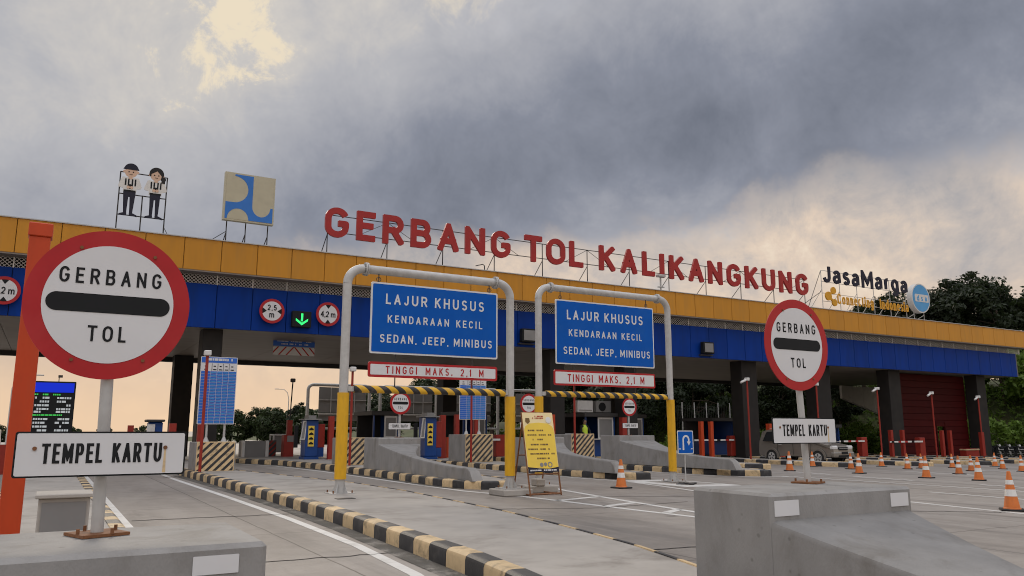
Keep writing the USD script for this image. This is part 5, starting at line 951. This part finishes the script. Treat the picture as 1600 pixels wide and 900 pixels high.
# ================================================================ silver car
def car(label, loc, rz):
    p = thing('silver_car', label, 'car', loc, rz)
    prof = [(-2.28, .38), (-2.26, .72), (-2.18, .92), (-1.25, 1.08), (-.62, 1.62), (-.45, 1.70), (1.65, 1.72), (2.05, 1.62), (2.22, 1.05), (2.26, .6), (2.22, .36)]
    def side(pts, w0, w1, zsplit=1.05):
        V = []; k = len(pts)
        for s in (-1, 1):
            for y, z in pts:
                w = w0 if z <= zsplit else w0 + (w1 - w0) * (z - zsplit) / (1.72 - zsplit); e = 1 - .10 * max(0, (abs(y) - 1.7) / .6) ** 2; V.append((s * w * e, y, z))
        F = [(i, (i + 1) % k, k + (i + 1) % k, k + i) for i in range(k)]; t = trimesh.creation.triangulate_polygon(Polygon(pts), engine='earcut'); tv, tf = t
        m = MB().add(V, F)
        idx = [int(np.argmin([np.hypot(a - y, b - z) for y, z in pts])) for a, b in tv]
        m.add(V, [[idx[c] for c in f] for f in tf]); m.add(V, [[k + idx[c] for c in f[::-1]] for f in tf]); return m
    low = [q for q in prof]
    b = obj('body', side(low, .86, .70), 'car_paint', p, smooth=25)
    def glass(name, pts, s):
        V = []
        for y, z in pts: w = .86 + (.70 - .86) * (z - 1.05) / .67; V.append((s * (w + .006), y, z))
        f = [tuple(range(len(pts)))]; F = [(0, i, i + 1) for i in range(1, len(pts) - 1)]; obj(name, MB().add(V, F if s > 0 else [x[::-1] for x in F]), 'car_glass', p)
    for s in (-1, 1):
        glass('side_window', [(-.95, 1.12), (-.50, 1.58), (.0, 1.62), (.0, 1.12)], s); glass('side_window', [(.08, 1.12), (.08, 1.62), (.95, 1.63), (.98, 1.12)], s); glass('side_window', [(1.06, 1.12), (1.04, 1.63), (1.75, 1.6), (1.95, 1.12)], s)
        obj('door_seam', MB().box(s * .862 - .004, s * .862 + .004, .03, .045, .45, 1.08).box(s * .862 - .004, s * .862 + .004, 1.0, 1.015, .45, 1.08).box(s * .862 - .004, s * .862 + .004, -1.0, -.985, .55, 1.06), 'sign_black', p)
        obj('door_handle', MB().box(s * .86 - .015, s * .86 + .02, .75, .92, .93, .96), 'galvanised', p)
        obj('mirror', MB().box(s * .97 - .1, s * .97 + .1, -.95, -.85, 1.08, 1.22, .03), 'car_paint', p)
        h = obj('headlight', MB().box(s * .62 - .2, s * .62 + .2, -2.27, -2.05, .74, .93, .04), 'lamp_glass', p)
        for y in (-1.42, 1.38):
            w = obj('wheel', MB().tm(trimesh.creation.cylinder(.335, .2, sections=24), trimesh.transformations.translation_matrix([s * .78, y, .335]) @ trimesh.transformations.rotation_matrix(PI / 2, [0, 1, 0])), 'rubber', p, smooth=40)
            obj('rim', MB().tm(trimesh.creation.cylinder(.215, .03, sections=20), trimesh.transformations.translation_matrix([s * .875, y, .335]) @ trimesh.transformations.rotation_matrix(PI / 2, [0, 1, 0])), 'galvanised', w)
            sp_ = MB()
            for a in range(5): sp_.box(-.02, .02, .06, .19, -.005, .005); v, f = sp_.v[-1], sp_.f[-1]; c_, s_2 = math.cos(a * 2 * PI / 5), math.sin(a * 2 * PI / 5); xy = v[:, :2].copy(); sp_.v[-1] = np.c_[np.full(len(v), s * .895) + v[:, 2], y + xy[:, 0] * c_ - xy[:, 1] * s_2, .335 + xy[:, 0] * s_2 + xy[:, 1] * c_]
            obj('spokes', sp_, 'sign_black', w)
            ar = LineString([(y + .40 * math.cos(a), .335 + .40 * math.sin(a)) for a in np.linspace(-.1, PI + .1, 12)]).buffer(.05, 2)
            m = MB().plate(ar, 0, .05); v, f = m.mesh(); obj('wheel_arch', (np.c_[s * .845 + s * v[:, 1], v[:, 0], v[:, 2]], f if s < 0 else f[:, ::-1]), 'car_paint', p)
            obj('wheel_well', MB().tm(trimesh.creation.cylinder(.38, .03, sections=20), trimesh.transformations.translation_matrix([s * .855, y, .36]) @ trimesh.transformations.rotation_matrix(PI / 2, [0, 1, 0])), 'sign_black', p)
    obj('windscreen', MB().add([(-.80, -1.18, 1.115), (.80, -1.18, 1.115), (.68, -.66, 1.60), (-.68, -.66, 1.60)], [(0, 1, 2, 3)]), 'car_glass', p)
    obj('grille', MB().box(-.38, .38, -2.29, -2.2, .70, .86, .02), 'sign_black', p); obj('grille_bar', MB().box(-.36, .36, -2.30, -2.28, .77, .79), 'galvanised', p)
    obj('bumper', MB().box(-.84, .84, -2.34, -2.1, .36, .62, .05), 'car_paint', p); obj('air_intake', MB().box(-.5, .5, -2.35, -2.3, .38, .47), 'sign_black', p); obj('number_plate', MB().box(-.24, .24, -2.36, -2.335, .52, .64), 'sign_black', p)
    obj('roof_rail', MB().rod((-.62, -.3, 1.76), (-.62, 1.6, 1.77), .02, 6), 'galvanised', p); obj('roof_rail', MB().rod((.62, -.3, 1.76), (.62, 1.6, 1.77), .02, 6), 'galvanised', p)
car('silver minibus style car driving out behind the TEMPEL KARTU plate on the right', (34.35, 28.9, gz(34)), math.radians(4))
fcr = wthing('far_car', 'white car with a lit red tail lamp far off at the left edge', 'car', (-3.0, 52, 0))
pr = [(-2.1, .3), (-2.1, .8), (-1.3, .95), (-.7, 1.42), (1.0, 1.45), (1.7, .98), (2.1, .9), (2.1, .3)]
m_ = MB().plate(Polygon(pr), 0, 1.6); v_, f_ = m_.mesh(); obj('body', (np.c_[-3.0 + v_[:, 1] - .8, 52 + v_[:, 0], v_[:, 2]], f_[:, ::-1]), 'white_plastic', fcr)
obj('rear_window', MB().box(-3.6, -2.4, 50.98, 51.2, 1.0, 1.3), 'car_glass', fcr)
for x in (-3.65, -2.35): obj('tail_lamp', MB().box(x - .12, x + .12, 49.86, 49.92, .85, 1.0), 'tail_red', fcr)
for x in (-3.7, -2.3):
    for y in (50.7, 53.3): obj('wheel', MB().tm(trimesh.creation.cylinder(.32, .2, sections=16), trimesh.transformations.translation_matrix([x, y, .32]) @ trimesh.transformations.rotation_matrix(PI / 2, [0, 1, 0])), 'rubber', fcr)

# ================================================================ parked motorcycles
def motorcycle(label, loc, rz):
    p = thing('motorcycle', label, 'motorcycle', loc, rz, 'parked motorcycles')
    for y in (-.62, .62):
        w = MB(); w.tube([(0, y + .27 * math.cos(a), .29 + .27 * math.sin(a)) for a in np.linspace(0, 2 * PI, 17)], .05, 6, False); q = obj('wheel', w, 'rubber', p)
        sp_ = MB()
        for a in range(6): sp_.rod((0, y, .29), (0, y + .25 * math.cos(a * PI / 3), .29 + .25 * math.sin(a * PI / 3)), .012, 4)
        obj('spokes', sp_, 'galvanised', q)
    v, f = hull_chain([(((0, .55, .72), .11), ((0, -.1, .62), .13)), (((0, -.1, .55), .13), ((0, -.15, .32), .12)), (((0, -.3, .5), .1), ((0, -.48, .85), .09))], .06, 3); obj('body', (v, f), 'sign_black', p, smooth=True)
    v, f = hull_chain([(((0, .65, .80), .09), ((0, .0, .74), .11))], .06, 3); obj('seat', (v, f), 'sign_black', p, smooth=True)
    obj('fork', MB().rod((0, -.62, .29), (0, -.45, .95), .035, 6), 'galvanised', p); obj('handlebar', MB().tube([(-.33, -.32, 1.02), (-.1, -.45, .98), (.1, -.45, .98), (.33, -.32, 1.02)], .018, 6), 'dark_steel', p)
    obj('headlamp', MB().tm(trimesh.creation.icosphere(2, .09), trimesh.transformations.translation_matrix([0, -.6, .9])), 'lamp_glass', p); obj('front_guard', MB().box(-.06, .06, -.85, -.5, .58, .62, .01), 'white_plastic', p)
    obj('mirror', MB().rod((-.25, -.38, 1.0), (-.27, -.36, 1.18), .01, 4).box(-.33, -.22, -.37, -.35, 1.16, 1.24), 'dark_steel', p); obj('mirror', MB().rod((.25, -.38, 1.0), (.27, -.36, 1.18), .01, 4).box(.22, .33, -.37, -.35, 1.16, 1.24), 'dark_steel', p)
    return p
mlabs = ['dark motorcycle at the left end of the parked row, next to the last column', 'dark motorcycle second from the last column', 'dark motorcycle in the middle of the parked row', 'dark motorcycle cut by the right edge of the photo', 'dark motorcycle at the far right end of the parked row']; mc = None
for k in range(5):
    x = 63.1 + k * .85; loc = (x, 35.4 - k * .28, gz(x))
    if mc is None: mc = motorcycle(mlabs[k], loc, .3)
    else: dup(mc, loc, .3 + .1 * ((k * 7) % 5 - 2), mlabs[k])

# ================================================================ street lamps, far posts
def lamp(label, x, y, h, s):
    p = wthing('street_lamp', label, 'street lamp', (x, y, 0)); obj('pole', MB().tube([(x, y, 0), (x, y, h * .8), (x - s * .25, y, h * .93), (x - s * .9, y, h), (x - s * 1.8, y, h)], [.11, .07, .06, .05, .05], 8), 'galvanised', p, smooth=40); obj('lamp_head', MB().box(x - s * 2.1 - .35, x - s * 2.1 + .35, y - .12, y + .12, h - .04, h + .08, .03), 'galvanised', p)
lamp('far street lamp with curved arm between the tariff board and the left gantry', 35.5, 138, 8.4, 1); lamp('far street lamp with curved arm at the left edge', -3.4, 95, 7.0, -1.1)

# ================================================================ trees
def leaf_quads(c, nrm, size, rng_):
    """Small leaf faces: pointed quads around centres c."""
    n = len(c); a = rng_.normal(size=(n, 3)); a -= nrm * (a * nrm).sum(1, keepdims=True) * .8; a /= np.linalg.norm(a, axis=1, keepdims=True)
    b = np.cross(nrm, a); b /= np.maximum(np.linalg.norm(b, axis=1, keepdims=True), 1e-6); s = size * rng_.uniform(.6, 1.3, (n, 1))
    V = np.stack([c - a * s, c + b * s * .45, c + a * s, c - b * s * .45], 1).reshape(-1, 3); i = np.arange(n)[:, None] * 4
    return V, np.vstack([i + [0, 1, 2], i + [0, 2, 3]])
def crown(seed, rx, rz, zc, clumps, per, leafsz):
    r = np.random.default_rng(seed); C = []; 
    for k in range(clumps):
        d = r.normal(size=3); d /= np.linalg.norm(d); rad = r.uniform(.35, 1.0) ** .5
        lump = .75 + .5 * meshkit.noise(d * 1.7 + seed, seed)
        C.append((d * [rx, rx, rz] * rad * lump + [0, 0, zc], r.uniform(.5, 1.15)))
    P, Nn = [], []
    for c, s in C:
        d = r.normal(size=(per, 3)); d /= np.linalg.norm(d, axis=1, keepdims=True)
        q = c + d * s * rx * .26 * r.uniform(.5, 1.05, (per, 1)) * [1, 1, .7]; P.append(q); nn = d + r.normal(size=(per, 3)) * .6 + [0, 0, .6]; Nn.append(nn / np.linalg.norm(nn, axis=1, keepdims=True))
    return leaf_quads(np.vstack(P), np.vstack(Nn), leafsz, r), C
def tree(name, label, loc, seed, H, rx, m, clumps=70, per=110, leafsz=.2, group=None, cat='tree', trunk_h=.35):
    p = thing(name, label, cat, loc, 0, group); r = random.Random(seed); zc = H * (.5 + trunk_h / 2); rz = H * (.5 - trunk_h / 2)
    (V, F), C = crown(seed, rx, rz, zc, clumps, per, leafsz)
    t = MB().tube([(0, 0, -.6), (.08, .03, H * .25), (-.05, .1, H * .5), (.06, 0, H * .78)], [H * .026, H * .021, H * .015, H * .006], 8)
    for k in range(9):
        c, s = C[k * 5 % len(C)]; z0 = H * (.25 + .05 * k); t.tube([(0, .05, z0), (np.array([0, .05, z0]) * .5 + c * .5) + [0, 0, .3], c], [H * .009, H * .006, H * .002], 5)
    obj('trunk', t, 'trunk', p, smooth=40); obj('crown', (V, F), m, p); return p
protos = {}
def plant(kind, x, y, H, rz, label, z=None, group=None):
    K = dict(a=('broadleaf_tree', 21, 10.0, 4.6, 'leaf_dark', 90, 120, .24, .25, 'tree'), b=('broadleaf_tree', 22, 10.0, 3.8, 'leaf_dark', 80, 120, .22, .3, 'tree'), c=('broadleaf_tree', 23, 10.0, 4.2, 'leaf_mid', 80, 120, .24, .22, 'tree'),
             s=('bush', 31, 3.0, 2.2, 'leaf_mid', 45, 90, .17, .04, 'bush'), g=('bush', 32, 3.0, 2.4, 'leaf_bright', 45, 90, .17, .04, 'bush'))[kind]
    z = hill(x, y) if z is None else z; s = H / K[2]
    if kind not in protos: protos[kind] = (tree(K[0], label, (x, y, z), K[1], K[2], K[3], K[4], K[5], K[6], K[7], group, K[9], K[8]), None); p = protos[kind][0]; UsdGeom.Xformable(p).AddScaleOp().Set(Gf.Vec3f(s, s, s)); return p
    return dup(protos[kind][0], (x, y, z), rz, label, group, (s, s, s))
G1 = 'dark trees behind the plaza'
row = [('a', 31, 82, 6.0, 'low dark tree topping out under the canopy just right of the left gantry leg'), ('b', 36, 80, 7.5, 'dark tree under the canopy behind the red post left of the second tariff board'), ('a', 41.5, 76, 9.5, 'dark tree under the canopy behind the second tariff board'), ('c', 47, 73.5, 10.5, 'tree under the canopy behind the left leg of the right gantry'),
 ('b', 52, 69, 11, 'dark tree under the canopy above the guard booth'), ('a', 57, 65.5, 10.6, 'dark tree under the canopy behind the right leg of the right gantry'), ('b', 61.5, 62, 10, 'dark tree behind the dark blue booth, reaching the roof edge'), ('a', 66, 58, 10.3, 'dark tree behind the right round sign, its top just above the fascia'), ('c', 70, 55, 9.2, 'lighter tree peeping over the fascia under the slogan letters'),
 ('b', 74, 54, 8.7, 'dark tree low behind the dark blue rooftop letters'), ('a', 78, 52, 10.4, 'dark tree right behind the round light blue roof sign'), ('b', 80, 47.5, 11.5, 'tallest dark tree against the sky right of the round roof sign'), ('a', 83, 44.5, 11.3, 'dark tree against the sky near the right end of the roof'), ('c', 84, 40, 10.6, 'mid green tree at the right edge, above the end of the roof'),
 ('b', 44, 84, 10, 'farther dark tree seen between the gantries behind the second tariff board'), ('a', 52, 79, 11, 'farther dark tree seen under the right striped height bar'), ('b', 60, 74, 10.5, 'farther dark tree behind the small round sign of the right gantry'), ('a', 67, 68, 10.6, 'farther dark tree hidden behind the blue booth, deep in the wood'), ('b', 74, 63, 9.2, 'farther dark tree deep in the wood right of the round sign'),
 ('a', 82, 57, 9.8, 'farther dark tree low behind the last rooftop letters'), ('b', 88, 50, 12.0, 'farther dark tree filling the skyline right of the roof sign'), ('c', 38.5, 88, 7.8, 'lighter far tree behind the first ribbed sign backs'), ('b', 56, 60.5, 8, 'smaller dark tree directly behind the twin orange posts'), ('a', 50.5, 64.5, 8, 'smaller dark tree directly behind the red post right of the guard booth'),
 ('b', 45.5, 69, 7.5, 'smaller dark tree directly behind the notice stand'), ('a', 62, 55.5, 7, 'smaller dark tree between the two dark columns left of the car'), ('b', 66.5, 51.5, 6.0, 'smaller dark tree behind the silver car')]
for i, (k, x, y, H, lab) in enumerate(row): plant(k, x, y, H, i * 1.7, lab)
for i, (k, x, y, H, lab) in enumerate((('s', 19.5, 112, 3.6, 'bush behind the tall tariff board'), ('s', 21.5, 108, 4.1, 'bush just right of the tall tariff board'), ('c', 23.5, 106, 4.8, 'small tree above the grey concrete block under the canopy'), ('s', 25.5, 104, 4.4, 'bush just left of the ticket post mast, rear one'), ('b', 27.5, 101, 5.1, 'small tree just right of the ticket post mast'),
    ('s', 29.5, 98, 5.0, 'bush behind the blue toll machine left of the yellow gantry leg'), ('c', 31, 95, 6.0, 'small tree behind the yellow gantry leg'), ('s', 24.6, 100, 4.2, 'bush just left of the ticket post mast, front one'), ('s', 28, 95.5, 4.0, 'low bush left of the first far pipe gantry'), ('c', 33.5, 90, 6.6, 'small tree behind the first ribbed sign back'))):
    plant(k, x, y, H, i * 2.1, lab, z=-.3)
for i, (x, y, H) in enumerate(((-9, 148, 2.6), (-4.5, 120, 2.3), (4, 175, 2.4), (10, 180, 2.2), (16, 172, 2.6), (22, 168, 2.4))):
    plant('s', x, y, H, i * 1.3, ['far low bush left of the orange post at the left edge', 'far low bush at the left edge by the white car', 'far low bush on the skyline behind the price display', 'far low bush on the skyline just left of the big sign post', 'far low bush on the skyline just right of the big sign post', 'far low bush on the skyline left of the first dark column'][i], z=-.3)
for i, (x, y, H, lab) in enumerate(((51.5, 57, 3.2, 'bright bush behind the twin orange posts'), (54, 55.5, 2.6, 'bright bush behind the dark blue booth'), (57.5, 53, 3.5, 'bright bush behind the barrier right of the blue booth'), (61, 51, 3.0, 'bright bush behind the silver car and the TEMPEL KARTU plate'), (64, 48, 3.6, 'bright bush right of the silver car'), (66.5, 46, 3.2, 'bright bush left of the maroon wall'), (78, 37, 5.0, 'bright tall bush high on the bank at the right edge'), (77, 41.5, 5.2, 'bright tall bush high on the bank under the roof end'),
    (69, 42, 3.4, 'bright bush hidden behind the maroon wall'), (70.5, 39, 3.6, 'bright bush on the bank right of the last column'), (72, 35.5, 3.6, 'bright bush on the bank at the right edge above the motorcycles'), (47, 61, 3.0, 'bright bush behind the red post right of the guard'), (43, 66, 3.4, 'bright bush behind the orange post over the notice'))):
    plant('g', x, y, H, i * 1.9, lab)
# ground cover of creepers over the bank
r_ = np.random.default_rng(5); pts = np.c_[r_.uniform(40, 100, 90000), r_.uniform(14, 80, 90000)]; sd_ = foot_s(pts[:, 0], pts[:, 1])
pts = pts[(sd_ > -.6) & (sd_ < 13)][:30000]; zz_ = hill(pts[:, 0], pts[:, 1]); bump_ = meshkit.fbm(np.c_[pts * .7, np.zeros(len(pts))], 3) * 1.1
Pc = np.c_[pts, zz_ + bump_ * r_.uniform(.1, 1, len(pts))]; nn = r_.normal(size=(len(pts), 3)) * .6 + [-.2, -.25, .8]; nn /= np.linalg.norm(nn, axis=1, keepdims=True)
V, F = leaf_quads(Pc, nn, .24, r_); gcov = obj('creepers', (V, F), 'leaf_bright', None, label='bright green creepers covering the bank behind the right end', cat='ground cover', kind='stuff')
